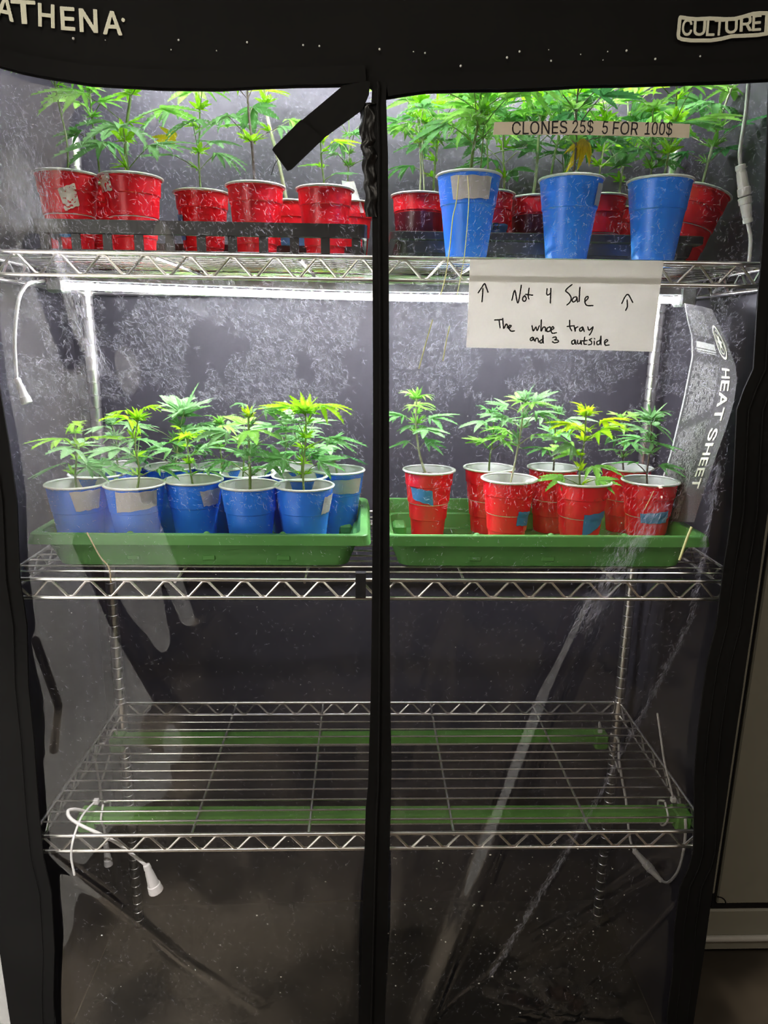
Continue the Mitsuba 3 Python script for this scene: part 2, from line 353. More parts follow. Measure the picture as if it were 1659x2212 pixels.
# clear plastic panels: slack sheets with folds
FOLDS = [  # polyline (x, z), half width, height towards the room
    ([(0.4439, 1.2159), (0.3631, 1.0572), (0.3057, 0.8998), (0.253, 0.7141), (0.185, 0.4948), (0.1154, 0.2431)], 0.021, 0.0160),
    ([(0.5183, 1.0345), (0.4608, 0.8831), (0.3942, 0.6954), (0.3203, 0.5217), (0.2325, 0.3463), (0.1032, 0.2243)], 0.0042, 0.0030),
    ([(0.5541, 0.4949), (0.4644, 0.3627), (0.3542, 0.2721)], 0.0040, 0.0026),
    ([(0.5187, 0.5572), (0.3822, 0.4535), (0.28, 0.3858)], 0.022, 0.0080),
    ([(0.1511, 1.1459), (0.1073, 0.964), (0.0834, 0.7327), (0.0734, 0.4577)], 0.025, 0.0035),
    ([(-0.4103, 1.5587), (-0.3957, 1.4687), (-0.3699, 1.4003)], 0.0045, 0.0030),
    ([(-0.4352, 1.1431), (-0.3909, 1.0179), (-0.3294, 0.885)], 0.018, 0.0040),
    ([(-0.5229, 0.605), (-0.4166, 0.5025), (-0.3057, 0.3851), (-0.1799, 0.282)], 0.010, 0.0040),
    ([(-0.5127, 0.9873), (-0.4885, 0.8773), (-0.5031, 0.8038)], 0.012, 0.0035),
    ([(-0.3031, 1.1865), (-0.274, 1.1003), (-0.2566, 1.0333)], 0.014, 0.0030),
    ([(-0.4644, 1.5578), (-0.4282, 1.4248)], 0.02, 0.0035),
]


def crumple(x, z):
    d = (meshkit.fbm(np.stack([x * 3.2, z * 2.2, 0 * x], -1), 2, 7) - 0.5) * 0.014
    d += (meshkit.fbm(np.stack([x * 9 + z * 3, z * 5 - x * 3, 0 * x], -1), 2, 17) - 0.5) * 0.005
    for pts, w, h in FOLDS:
        p = np.array(pts)
        best = np.full(x.shape, 9.0)
        for a, b in zip(p[:-1], p[1:]):
            ab = b - a
            t = np.clip(((x - a[0]) * ab[0] + (z - a[1]) * ab[1]) / (ab @ ab), 0, 1)
            best = np.minimum(best, np.hypot(x - a[0] - t * ab[0], z - a[1] - t * ab[1]))
        d -= h * np.exp(-(best / w) ** 2)
    # the foot of the right panel lies crumpled
    k = np.exp(-((x - 0.36) / 0.10) ** 2 - ((z - 0.285) / 0.05) ** 2)
    d -= k * 0.045 * meshkit.fbm(np.stack([x * 22, z * 30 + x * 9, 0 * x], -1), 2, 5)
    return d


def panel_slack(x, z):
    return np.clip(crumple(x, z), np.where(z < 0.37, -0.045, -0.026), 0.008)


def clear_panel(x0, x1, z0, z1):
    def fn(u, v):
        x, z = x0 + u * (x1 - x0), z0 + v * (z1 - z0)
        e = np.minimum(1, np.minimum(np.minimum(u, 1 - u) * (x1 - x0), (1 - v) * (z1 - z0)) / 0.03)
        return np.stack([x, 1.0255 + panel_slack(x, z) * e, z], -1)
    return grid(fn, int((x1 - x0) / 0.004), int((z1 - z0) / 0.005))


part(tent, 'clear_panel', clear_panel(-0.60, 0.022, 0.18, 1.80), 'm_vinyl', smooth=True, label='clear plastic sheet left of the zip')
part(tent, 'clear_panel', clear_panel(0.022, 0.60, 0.18, 1.80), 'm_vinyl', smooth=True, label='clear plastic sheet right of the zip, with diagonal folds')

rng = np.random.default_rng(5)


def on_panel(x, z):
    return 1.0245 + float(panel_slack(np.array([x]), np.array([z]))[0])


ms = []
for px0, px1, pz0, pz1, n, big in ((0.03, 0.46, 0.25, 0.62, 110, 0.0011), (-0.45, 0.0, 0.3, 1.0, 35, 0.0009), (-0.5, 0.5, 0.9, 1.72, 120, 0.0006), (0.05, 0.5, 1.1, 1.4, 60, 0.0006)):
    for _ in range(n):
        x, z = rng.uniform(px0, px1), rng.uniform(pz0, pz1)
        s = big * rng.uniform(0.4, 1.3)
        m = trimesh.creation.icosphere(subdivisions=1, radius=1.0)
        m.apply_scale((s * rng.uniform(0.7, 1.6), 0.0003, s))
        m.apply_translation((x, on_panel(x, z) - 0.0008, z))
        ms.append(m)
part(tent, 'dust_speck', cat(ms), DUST, kind='stuff')
# hair-fine scuffs on the plastic, thickened at lamp height to draw the lamp's haze
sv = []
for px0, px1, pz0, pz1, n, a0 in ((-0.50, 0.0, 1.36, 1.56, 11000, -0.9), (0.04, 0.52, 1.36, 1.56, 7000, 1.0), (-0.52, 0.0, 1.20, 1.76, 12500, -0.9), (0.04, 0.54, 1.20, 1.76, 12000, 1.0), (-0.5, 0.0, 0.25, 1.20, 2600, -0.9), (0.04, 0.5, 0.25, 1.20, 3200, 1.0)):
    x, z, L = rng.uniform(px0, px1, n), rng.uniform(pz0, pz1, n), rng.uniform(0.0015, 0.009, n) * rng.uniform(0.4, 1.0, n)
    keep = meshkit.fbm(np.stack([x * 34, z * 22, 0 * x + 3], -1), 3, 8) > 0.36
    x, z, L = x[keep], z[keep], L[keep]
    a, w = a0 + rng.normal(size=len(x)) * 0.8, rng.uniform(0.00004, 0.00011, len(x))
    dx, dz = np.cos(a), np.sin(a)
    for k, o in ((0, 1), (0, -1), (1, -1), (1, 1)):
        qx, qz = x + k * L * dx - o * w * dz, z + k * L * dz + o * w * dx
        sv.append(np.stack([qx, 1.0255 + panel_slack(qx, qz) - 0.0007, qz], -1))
for pts, n, sp in (([(-0.4159, 1.5645), (-0.3935, 1.4932), (-0.3747, 1.4192), (-0.3699, 1.4003)], 1000, 0.006), ([(0.4408, 1.2123), (0.3872, 1.11), (0.3445, 1.0188)], 1500, 0.012), ([(-0.4495, 1.6941), (-0.4448, 1.6274), (-0.4264, 1.5701)], 900, 0.02), ([(0.5311, 1.2762), (0.5183, 1.0345), (0.3942, 0.6954), (0.2325, 0.3463)], 1500, 0.003)):  # denser scuffs along these lines stand in for bright reflection streaks
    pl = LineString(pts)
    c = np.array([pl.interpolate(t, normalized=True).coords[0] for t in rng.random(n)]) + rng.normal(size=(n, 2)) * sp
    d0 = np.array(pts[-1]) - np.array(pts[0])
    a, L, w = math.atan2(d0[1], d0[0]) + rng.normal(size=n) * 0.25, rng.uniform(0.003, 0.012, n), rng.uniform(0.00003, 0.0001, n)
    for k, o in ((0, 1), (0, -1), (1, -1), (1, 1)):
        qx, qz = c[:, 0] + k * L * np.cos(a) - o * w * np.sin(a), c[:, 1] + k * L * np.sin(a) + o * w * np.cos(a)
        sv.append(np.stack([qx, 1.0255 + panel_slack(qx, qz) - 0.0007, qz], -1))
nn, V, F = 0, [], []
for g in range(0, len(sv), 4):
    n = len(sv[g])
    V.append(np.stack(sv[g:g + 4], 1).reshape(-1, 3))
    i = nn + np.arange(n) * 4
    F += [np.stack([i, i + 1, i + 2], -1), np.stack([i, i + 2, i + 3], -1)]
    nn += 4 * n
part(tent, 'scratch_and_glare', trimesh.Trimesh(np.vstack(V), np.vstack(F), process=False), 'm_scratch_glare', kind='stuff')
for pts, w in (([(0.1256, 1.6616), (0.1237, 1.63), (0.1195, 1.6079), (0.1166, 1.5671), (0.1115, 1.5291), (0.1058, 1.5077)], 0.0016), ([(0.1374, 1.6618), (0.1406, 1.6303), (0.1381, 1.5675), (0.1337, 1.5343), (0.129, 1.508)], 0.0012),
               ([(0.0959, 1.4754), (0.0882, 1.4471), (0.0781, 1.4074)], 0.0016), ([(0.1201, 1.467), (0.1157, 1.4442), (0.112, 1.4187)], 0.0016), ([(0.4992, 1.1767), (0.4932, 1.1548), (0.4861, 1.1238)], 0.004), ([(0.433, 1.2335), (0.425, 1.2157), (0.4205, 1.205)], 0.0010)):
    part(tent, 'adhesive_streak', tube(spline([(x, on_panel(x, z) - 0.001, z) for x, z in pts], 4), w / 2, 5), GLUE, smooth=True)
ms = []
for x, z in [(-0.3253, 1.8065), (-0.2344, 1.8086), (-0.149, 1.808), (-0.3647, 1.8072), (-0.2443, 1.7976), (-0.1876, 1.7978), (0.2329, 1.8083), (0.3086, 1.8079), (0.3329, 1.8095), (0.2743, 1.804), (0.3035, 1.7983), (0.4288, 1.8053), (0.0753, 1.8011), (0.0606, 1.8023), (0.1957, 1.8054), (-0.0788, 1.8065), (-0.0584, 1.8059), (0.0176, 1.804), (0.2368, 1.7958), (0.1213, 1.7874), (0.1801, 1.7982), (0.371, 1.8009)]:
    m = trimesh.creation.icosphere(subdivisions=1, radius=rng.uniform(0.0006, 0.0016))
    m.apply_translation((x, YF - 0.0068, z))
    ms.append(m)
part(tent, 'fabric_fleck', cat(ms), DUST, kind='stuff')

# lettering on the header
YH = YF - 0.0065
for ch, a, b in zip('ATHENA', [(-0.4585, 1.8286), (-0.4281, 1.8229), (-0.4065, 1.8203), (-0.3789, 1.817), (-0.356, 1.8154), (-0.3275, 1.8138)], [(-0.4361, 1.8245), (-0.4181, 1.8222), (-0.3864, 1.8186), (-0.3614, 1.8163), (-0.3335, 1.8147), (-0.3037, 1.8129)]):
    if ch == 'T':
        a, b = (a[0] - 0.010, a[1]), (b[0] + 0.010, b[1])
    part(tent, 'letter', lettering(ch, a, b, 0.0245, YH, True, 0.0006), CREAM)
part(tent, 'letter', slab(LineString([(-0.3016, 1.8291), (-0.3015, 1.829)]).buffer(0.0022), YH, 0.0006), CREAM)
for ch, a, b in zip('CULTURE', [(0.4019, 1.8283), (0.4168, 1.8287), (0.4332, 1.8287), (0.4432, 1.8295), (0.4577, 1.8317), (0.4761, 1.8345), (0.492, 1.8355)], [(0.415, 1.829), (0.4325, 1.8295), (0.4441, 1.8291), (0.4561, 1.8299), (0.4736, 1.8334), (0.4917, 1.8359), (0.5034, 1.8365)]):
    part(tent, 'letter', lettering(ch, a, b, 0.0175, YH, True, 0.0006), CREAM)
fr = [(0.3982, 1.8485), (0.4081, 1.8473), (0.4184, 1.8468), (0.4371, 1.8481), (0.456, 1.8477), (0.4678, 1.8483), (0.4769, 1.8506), (0.4898, 1.8543), (0.4991, 1.8555), (0.5085, 1.8556), (0.5122, 1.8329), (0.4994, 1.8309), (0.4813, 1.8297), (0.4664, 1.8288), (0.4541, 1.8257), (0.4402, 1.8235), (0.4149, 1.8229), (0.403, 1.8239), (0.3988, 1.8255), (0.3976, 1.8286), (0.3976, 1.847), (0.3982, 1.8485)]
part(tent, 'letter_frame', slab(LineString(fr).buffer(0.0022), YH, 0.0006), CREAM, label='pale wavy frame around the lettering at the right')
part(tent, 'letter_frame', slab(Polygon([(0.5066, 1.855), (0.5179, 1.856), (0.5206, 1.8328), (0.5082, 1.8332)]), YH, 0.0006), CREAM)

# ------------------------------------------------------------------ wire shelving rack
rack = thing('wire_shelving_rack', 'chrome wire shelving rack with three shelves inside the tent', 'shelving rack')
RX0, RX1, RY0, RY1 = -0.555, 0.605, 1.0456, 1.4925
SHELF = (0.6245, 1.0827, 1.558)
for x in (RX0, RX1):
    for y in (RY0, RY1):
        prof, z = [(0.0, 0.011), (0.0118, 0.011)], 0.03
        while z < 1.80:
            prof += [(0.0118, z), (0.0104, z + 0.001), (0.0104, z + 0.0028), (0.0118, z + 0.0038)]
            z += 0.0254
        m = lathe(prof + [(0.0118, 1.81), (0.008, 1.816), (0.0, 1.817)], 20)
        m.apply_translation((x - (0.012 if y == RY0 else 0), y, 0))
        part(rack, 'post', m, CHROME, smooth=40)
WIRE = mikit.ply(tube([(RX0 + 0.004, 0, 0), (-0.2, 0, 0), (0.2, 0, 0), (RX1 - 0.004, 0, 0)], 0.0017, 6), CHROME, smooth=50)


def zigzag(a, b, z, h=0.030, pitch=0.0595):
    a, b = np.array(a), np.array(b)
    L = np.linalg.norm(b - a)
    n = int(L / (pitch / 2))
    pts = []
    for i in range(n + 1):
        c = a + (b - a) * (i / n)
        d = (b - a) / L * 0.004
        zz = z - h + 0.003 if i % 2 else z - 0.003
        for s in (-1, 1):
            q = c + s * d
            pts.append((q[0], q[1], zz))
    return tube(pts, 0.0021, 6)


for z in SHELF:
    sh = part.__call__ and (rack + '__shelf')
    n = counts.get(sh, 0)
    counts[sh] = n + 1
    sh = f'{sh}_{n:03d}' if n else sh
    c0, c1 = 0.014, 0.014
    for y in (RY0, RY1):
        for dz in (0, -0.030):
            part(sh, 'rail', tube([(RX0 + c0, y, z + dz), (0, y, z + dz), (RX1 - c1, y, z + dz)], 0.0033, 8), CHROME, smooth=50)
        part(sh, 'truss', zigzag((RX0 + c0, y), (RX1 - c1, y), z), CHROME, smooth=50)
    for x in (RX0, RX1):
        for dz in (0, -0.030):
            part(sh, 'rail', tube([(x, RY0 + c0, z + dz), (x, 1.27, z + dz), (x, RY1 - c1, z + dz)], 0.0033, 8), CHROME, smooth=50)
        part(sh, 'truss', zigzag((x, RY0 + c0), (x, RY1 - c1), z), CHROME, smooth=50)
        for y in (RY0, RY1):
            m = lathe([(0.0122, -0.036), (0.0155, -0.036), (0.0150, 0.004), (0.0122, 0.004)], 20)
            m.apply_translation((x - (0.012 if y == RY0 else 0), y, z))
            part(sh, 'collar', m, CHROME, smooth=40)
    for y in (1.436, 1.4064, 1.3759, 1.3466, 1.3167, 1.2862, 1.2569, 1.2272, 1.1972, 1.1671, 1.1369, 1.1066, 1.0800):
        part(sh, 'wire', {**WIRE, 'to_world': T().translate([0, y, z + 0.0015])}, None)
    for x in (-0.29, -0.09, 0.16, 0.40):
        part(sh, 'cross_rib', tube([(x, RY0, z - 0.004), (x, 1.27, z - 0.003), (x, RY1, z - 0.004)], 0.0024, 6), CHROME, smooth=50)

# ------------------------------------------------------------------ grow light bars


def light_bar(label, pts, lit, housing=GREENBAR):
    """A slim bar lamp along the polyline pts (the tube's axis), hung under a shelf."""
    t = thing('grow_light_bar', label, 'grow light', None)
    p = np.asarray(pts, float)
    up = np.array([0, 0, 1.0])

    def strip(w, z0, z1, a=0.0, b=1.0):
        q = [p[0] + (p[-1] - p[0]) * a] + list(p[1:-1]) + [p[0] + (p[-1] - p[0]) * b]
        ms = []
        for s, e in zip(q[:-1], q[1:]):
            v = np.array([s + (0, y, z) for y, z in ((-w, z0), (w, z0), (w * 0.8, z1), (-w * 0.8, z1))] + [e + (0, y, z) for y, z in ((-w, z0), (w, z0), (w * 0.8, z1), (-w * 0.8, z1))])
            ms.append(trimesh.convex.convex_hull(v))
        return cat(ms)
    part(t, 'housing', strip(0.018, 0.008, 0.020), housing)
    ang = np.linspace(-0.12 * PI, 1.12 * PI, 15)
    prof = [(-0.0085 * math.cos(a), -0.0085 * math.sin(a) + 0.002) for a in ang]
    q = spline(p, 6)
    v = np.array([[c + (0, y, z) for y, z in prof] for c in q])
    n = len(prof)
    f = [g for i in range(len(q) - 1) for j in range(n - 1) for g in ((i * n + j, (i + 1) * n + j, (i + 1) * n + j + 1), (i * n + j, (i + 1) * n + j + 1, i * n + j + 1))]
    m = trimesh.Trimesh(v.reshape(-1, 3), f, process=False)
    if m.face_normals[:, 2].mean() > 0:
        m = trimesh.Trimesh(m.vertices, m.faces[:, ::-1], process=False)
    if lit:
        part(t, 'diffuser', mikit.ply(m, CAPGREY, smooth=True, emitter={'type': 'area', 'radiance': {'type': 'rgb', 'value': [lit * 0.96, lit * 0.95, lit * 1.05]}}), None, label='glowing white diffuser')
    else:
        part(t, 'diffuser', m, CABLE, smooth=True)
    for s, c in ((-1, p[0]), (1, p[-1])):
        part(t, 'end_cap', rbox(min(c[0], c[0] + s * 0.030), max(c[0], c[0] + s * 0.030), c[1] - 0.019, c[1] + 0.019, c[2] - 0.012, c[2] + 0.022, 0.004), CAPGREY if lit else housing)
    return t


lamp = light_bar('lit white bar lamp glowing under the top shelf, above the green trays', [(-0.5151, 1.3, 1.5303), (0.0108, 1.3, 1.5194), (0.5553, 1.3, 1.5217)], LAMP, CAPGREY)


def plug(path_pts, r0, r1, ridged=True):
    p = np.asarray(path_pts, float)
    a, b = p[0], p[-1]
    ts = [0, 0.02, 0.16, 0.17, 0.24, 0.25, 0.7, 0.72, 0.74, 0.97, 1.0]
    rs = [0.7, 1, 1, 0.88, 0.88, 0.95, 1.0, 1.0, 1.14, 1.14, 0.9]
    return tube([a + (b - a) * t for t in ts], [(r0 + (r1 - r0) * t) * k for t, k in zip(ts, rs)], 16)


part(lamp, 'cable', tube(spline([(-0.545, 1.3, 1.5398), (-0.5482, 1.27, 1.5345), (-0.5351, 1.2, 1.5268), (-0.5337, 1.17, 1.513), (-0.5327, 1.15, 1.4947), (-0.5361, 1.14, 1.4594), (-0.5407, 1.14, 1.4246), (-0.5428, 1.14, 1.3794)], 6), 0.0030, 10), CABLE, smooth=True)
part(lamp, 'connector', plug([(-0.5426, 1.14, 1.3808), (-0.5304, 1.14, 1.3414)], 0.0052, 0.0078), CABLE, smooth=40)
bar_f = light_bar('unlit green bar lamp strapped under the bottom shelf, nearer the front', [(-0.478, 1.125, 0.592), (0.05, 1.122, 0.591), (0.574, 1.119, 0.592)], 0)
bar_b = light_bar('unlit green bar lamp strapped under the bottom shelf, towards the back', [(-0.508, 1.376, 0.592), (0.0, 1.379, 0.591), (0.510, 1.382, 0.592)], 0)
part(bar_f, 'cable', tube(spline([(-0.493, 1.11, 0.6243), (-0.498, 1.1, 0.6346), (-0.503, 1.09, 0.643), (-0.5074, 1.08, 0.6468), (-0.5007, 1.07, 0.6414), (-0.4817, 1.065, 0.6304), (-0.4467, 1.062, 0.6131), (-0.4167, 1.062, 0.5924), (-0.3743, 1.062, 0.5505)], 6), 0.0030, 10), CABLE, smooth=True)
part(bar_f, 'connector', plug([(-0.3742, 1.062, 0.5524), (-0.3602, 1.062, 0.4957)], 0.0058, 0.0115), CABLE, smooth=40)
part(bar_b, 'cable', tube(spline([(-0.5508, 1.37, 0.5971), (-0.5607, 1.365, 0.598), (-0.5661, 1.36, 0.5935), (-0.5686, 1.36, 0.5522), (-0.5652, 1.36, 0.4979), (-0.564, 1.36, 0.4519), (-0.5648, 1.36, 0.4053), (-0.5637, 1.36, 0.3556)], 6), 0.0026, 10), CABLE, smooth=True)
part(bar_b, 'connector', plug([(-0.5645, 1.36, 0.358), (-0.5621, 1.36, 0.299)], 0.0055, 0.0085), CABLE, smooth=40)
t = thing('link_cable', 'white cable with a joined plug hanging below the right end of the bottom shelf', 'cable')
part(t, 'cord', tube(spline([(0.5426, 1.37, 0.6162), (0.5572, 1.36, 0.6076), (0.5615, 1.355, 0.5643), (0.5715, 1.35, 0.5149), (0.5802, 1.34, 0.4722), (0.5807, 1.32, 0.4336), (0.5828, 1.3, 0.3992), (0.59, 1.29, 0.3804)], 6), 0.0027, 10), CABLE, smooth=True)
part(t, 'plug', plug([(0.5875, 1.29, 0.3851), (0.6157, 1.27, 0.3585)], 0.0060, 0.0085), CABLE, smooth=40)
part(t, 'plug', plug([(0.6375, 1.25, 0.3397), (0.6145, 1.27, 0.3597)], 0.0050, 0.0085), CABLE, smooth=40)
part(t, 'cord', tube(spline([(0.6352, 1.25, 0.342), (0.6359, 1.22, 0.365), (0.6203, 1.16, 0.4429), (0.6045, 1.12, 0.5205), (0.5929, 1.1, 0.5816), (0.589, 1.1, 0.608)], 6), 0.0027, 10), CABLE, smooth=True)
t = thing('hanging_cable', 'white cable with a two-part connector hanging at the right edge above the top shelf', 'cable')
part(t, 'cord', tube(spline([(0.5389, 1.1, 1.8397), (0.5406, 1.1, 1.7991), (0.5417, 1.1, 1.7671), (0.5405, 1.1, 1.7413), (0.5402, 1.1, 1.714), (0.544, 1.1, 1.6956)], 6), 0.0028, 10), CABLE, smooth=True)
part(t, 'connector', plug([(0.5428, 1.1, 1.6993), (0.5554, 1.1, 1.6573)], 0.0072, 0.0082), CABLE, smooth=40)
part(t, 'connector', plug([(0.5653, 1.1, 1.6207), (0.5549, 1.1, 1.656)], 0.0070, 0.0082), CABLE, smooth=40)
part(t, 'cord', tube(spline([(0.5644, 1.1, 1.622), (0.5716, 1.1, 1.6003), (0.5737, 1.1, 1.5802), (0.574, 1.1, 1.5626)], 6), 0.0028, 10), CABLE, smooth=True)
light_bar('bar lamp under the tent roof above the tall plants, nearer the front', [(-0.52, 1.17, 1.97), (0.0, 1.17, 1.97), (0.55, 1.17, 1.97)], ROOF_LAMP, CAPGREY)
light_bar('bar lamp under the tent roof above the tall plants, towards the back', [(-0.52, 1.40, 1.97), (0.0, 1.40, 1.97), (0.55, 1.40, 1.97)], ROOF_LAMP, CAPGREY)


def zip_tie(label, head, tail, loop=None):
    t = thing('cable_tie', label, 'cable tie')
    h = np.array(head)
    part(t, 'head', rbox(h[0] - 0.0045, h[0] + 0.0045, h[1] - 0.004, h[1] + 0.004, h[2] - 0.005, h[2] + 0.005, 0.001), CABLE)
    p = spline(tail, 6)
    m = tube(p, 0.0019, 8)
    part(t, 'tail', m, CABLE, smooth=True)
    if loop is not None:
        part(t, 'loop', tube(spline(loop, 6), 0.0019, 8), CABLE, smooth=True)


zip_tie('white cable tie with a long curved tail at the left front of the bottom shelf', (-0.4736, 1.118, 0.6381), [(-0.4752, 1.118, 0.6382), (-0.4817, 1.1, 0.6364), (-0.4852, 1.075, 0.6347), (-0.4839, 1.037, 0.6233), (-0.4886, 1.034, 0.5921), (-0.4865, 1.034, 0.5561)], [(-0.462, 1.125, 0.632), (-0.462, 1.150, 0.61), (-0.462, 1.125, 0.580), (-0.462, 1.103, 0.61), (-0.462, 1.118, 0.632)])
zip_tie('white cable tie looped round the left end of the back lamp bar', (-0.5349, 1.372, 0.5958), [(-0.535, 1.372, 0.5936), (-0.5466, 1.368, 0.5547), (-0.559, 1.364, 0.5179), (-0.568, 1.362, 0.4965)], [(-0.5347, 1.372, 0.598), (-0.5384, 1.372, 0.6136), (-0.5332, 1.374, 0.6256), (-0.527, 1.376, 0.6255), (-0.5269, 1.378, 0.6099), (-0.5314, 1.374, 0.5979)])
zip_tie('white cable tie at the right end of the back lamp bar, tail hanging down', (0.5233, 1.38, 0.617), [(0.5239, 1.378, 0.6148), (0.5407, 1.372, 0.5877), (0.5585, 1.366, 0.5503), (0.5675, 1.362, 0.5264)], [(0.523, 1.38, 0.6204), (0.52, 1.38, 0.6317), (0.5204, 1.38, 0.6385), (0.5262, 1.384, 0.6225)])
zip_tie('white cable tie with its tail sticking up at the right front of the bottom shelf', (0.5716, 1.118, 0.6345), [(0.5699, 1.118, 0.6413), (0.5578, 1.115, 0.6772), (0.5437, 1.112, 0.7171), (0.5305, 1.11, 0.7695), (0.519, 1.108, 0.8153)], [(0.555, 1.118, 0.632), (0.556, 1.143, 0.61), (0.556, 1.12, 0.580), (0.556, 1.097, 0.61), (0.555, 1.114, 0.632)])

# ------------------------------------------------------------------ trays


def ring(x0, x1, y0, y1, r, z, k=5):
    pts = []
    for cx, cy, a0 in ((x1 - r, y1 - r, 0), (x0 + r, y1 - r, 90), (x0 + r, y0 + r, 180), (x1 - r, y0 + r, 270)):
        for a in np.linspace(a0, a0 + 90, k):
            pts.append((cx + r * math.cos(math.radians(a)), cy + r * math.sin(math.radians(a)), z))
    return np.array(pts)


def loft(rings, close=True):
    n = len(rings[0])
    v, f = np.vstack(rings), []
    for i in range(len(rings) - 1):
        for j in range(n):
            k = (j + 1) % n
            f += [(i * n + j, i * n + k, (i + 1) * n + k), (i * n + j, (i + 1) * n + k, (i + 1) * n + j)]
    if close:
        v = np.vstack([v, rings[0].mean(0), rings[-1].mean(0)])
        for j in range(n):
            k = (j + 1) % n
            f += [(len(v) - 2, k, j), (len(v) - 1, (len(rings) - 1) * n + j, (len(rings) - 1) * n + k)]
    return trimesh.Trimesh(v, f, process=False)


def green_tray(label, x0, x1, y0, y1, z):
    t = thing('green_tray', label, 'seed tray', 'green trays on the middle shelf')
    H, R = 0.060, lambda i, r, zz: ring(x0 + i, x1 - i, y0 + i * 0.66, y1 - i * 0.66, r, z + zz)
    rings = [R(0.040, 0.02, 0.002), R(0.036, 0.022, 0.0035), R(0.026, 0.024, 0.030), R(0.0255, 0.024, 0.0305), R(0.0205, 0.024, 0.042), R(0.0035, 0.014, 0.043), R(0.0, 0.014, 0.0435), R(0.004, 0.014, 0.0585), R(0.006, 0.014, H),
             R(0.017, 0.02, H), R(0.019, 0.02, H - 0.002), R(0.024, 0.022, 0.034), R(0.030, 0.022, 0.032), R(0.040, 0.020, 0.006), R(0.043, 0.018, 0.0045)]
    part(t, 'shell', loft(rings), GREEN, smooth=30)
    for x in np.arange(x0 + 0.06, x1 - 0.06, 0.045):
        part(t, 'floor_rib', bx(x, x + 0.012, y0 + 0.05, y1 - 0.05, z + 0.0035, z + 0.0055), GREEN)
    for x in np.linspace(x0 + 0.16, x1 - 0.14, 3):
        m = trimesh.creation.icosphere(subdivisions=2, radius=0.006)
        m.apply_translation((x, y0 + 0.013, z + H - 0.0035))
        part(t, 'lip_nub', m, GREEN, smooth=30)
        part(t, 'side_block', rbox(x - 0.011, x + 0.011, y0 + 0.0185, y0 + 0.026, z + 0.012, z + 0.022, 0.002), GREEN)
    for x in (x0 + 0.045, x1 - 0.045):
        part(t, 'end_block', rbox(x - 0.012, x + 0.012, (y0 + y1) / 2 + 0.03, (y0 + y1) / 2 + 0.075, z + 0.004, z + 0.032, 0.004), GREEN, smooth=30)
    return t


ZM = SHELF[1] + 0.0035
green_tray('green plastic seed tray full of blue cups, left on the middle shelf', -0.527, 0.013, 1.074, 1.352, ZM)
green_tray('green plastic seed tray holding red cups, right on the middle shelf', 0.0225, 0.562, 1.074, 1.352, ZM)

ZTOP = SHELF[2] + 0.0035
# slotted black tray
t = thing('slotted_black_tray', 'black slotted carrying tray holding red cups, left half of the top shelf', 'carrying tray')
bx0, bx1, by0, by1 = -0.469, 0.000, 1.086, 1.345
part(t, 'rim', loft([ring(bx0, bx1, by0, by1, 0.012, ZTOP + 0.0265), ring(bx0 - 0.003, bx1 + 0.003, by0 - 0.003, by1 + 0.003, 0.012, ZTOP + 0.0275), ring(bx0 - 0.004, bx1 + 0.004, by0 - 0.004, by1 + 0.004, 0.012, ZTOP + 0.0455),
                     ring(bx0 + 0.002, bx1 - 0.002, by0 + 0.002, by1 - 0.002, 0.012, ZTOP + 0.0455), ring(bx0 + 0.003, bx1 - 0.003, by0 + 0.003, by1 - 0.003, 0.012, ZTOP + 0.0265), ring(bx0, bx1, by0, by1, 0.012, ZTOP + 0.0265)], False), BLACKPL)
part(t, 'base', cat([rbox(bx0, bx1, by0, by0 + 0.004, ZTOP, ZTOP + 0.006, 0.001), rbox(bx0, bx1, by1 - 0.004, by1, ZTOP, ZTOP + 0.006, 0.001), rbox(bx0, bx0 + 0.004, by0, by1, ZTOP, ZTOP + 0.006, 0.001), rbox(bx1 - 0.004, bx1, by0, by1, ZTOP, ZTOP + 0.006, 0.001)] +
                    [bx(x, x + 0.004, by0, by1, ZTOP, ZTOP + 0.0015) for x in np.arange(bx0 + 0.02, bx1 - 0.01, 0.02)] + [bx(bx0, bx1, y, y + 0.004, ZTOP, ZTOP + 0.0015) for y in np.arange(by0 + 0.02, by1 - 0.01, 0.02)]), BLACKPL)
BAR = mikit.ply(rbox(-0.0065, 0.0065, -0.0015, 0.0015, 0, 0.024, 0.0005), BLACKPL)
for i in range(11):
    x = bx0 + 0.012 + i * (bx1 - bx0 - 0.024) / 10
    part(t, 'upright', {**BAR, 'to_world': T().translate([x, by0 + 0.002, ZTOP + 0.004])}, None)
for i in range(11):
    x = bx0 + 0.012 + i * (bx1 - bx0 - 0.024) / 10
    part(t, 'upright', {**BAR, 'to_world': T().translate([x, by1 - 0.002, ZTOP + 0.004])}, None)
for x in (bx0 + 0.002, bx1 - 0.002):
    for y in np.linspace(by0 + 0.04, by1 - 0.04, 5):
        part(t, 'upright', {**BAR, 'to_world': T().translate([x, y, ZTOP + 0.004]).rotate([0, 0, 1], 90)}, None)
# solid black tray
t = thing('black_tray', 'solid black plastic seed tray behind the three blue cups on the top shelf', 'seed tray')
kx0, kx1, ky0, ky1 = 0.041, 0.552, 1.200, 1.470
K = lambda i, r, zz: ring(kx0 + i, kx1 - i, ky0 + i, ky1 - i, r, ZTOP + zz * 1.13)
part(t, 'shell', loft([K(0.026, 0.015, 0.001), K(0.024, 0.016, 0.003), K(0.016, 0.018, 0.020), K(0.014, 0.018, 0.0205), K(0.010, 0.018, 0.036), K(0.002, 0.014, 0.0365), K(0.0, 0.014, 0.0375), K(0.0, 0.014, 0.047), K(0.002, 0.014, 0.048), K(0.008, 0.016, 0.048), K(0.010, 0.016, 0.0465), K(0.026, 0.015, 0.004)]), BLACKPL, smooth=30)

# ------------------------------------------------------------------ leaves


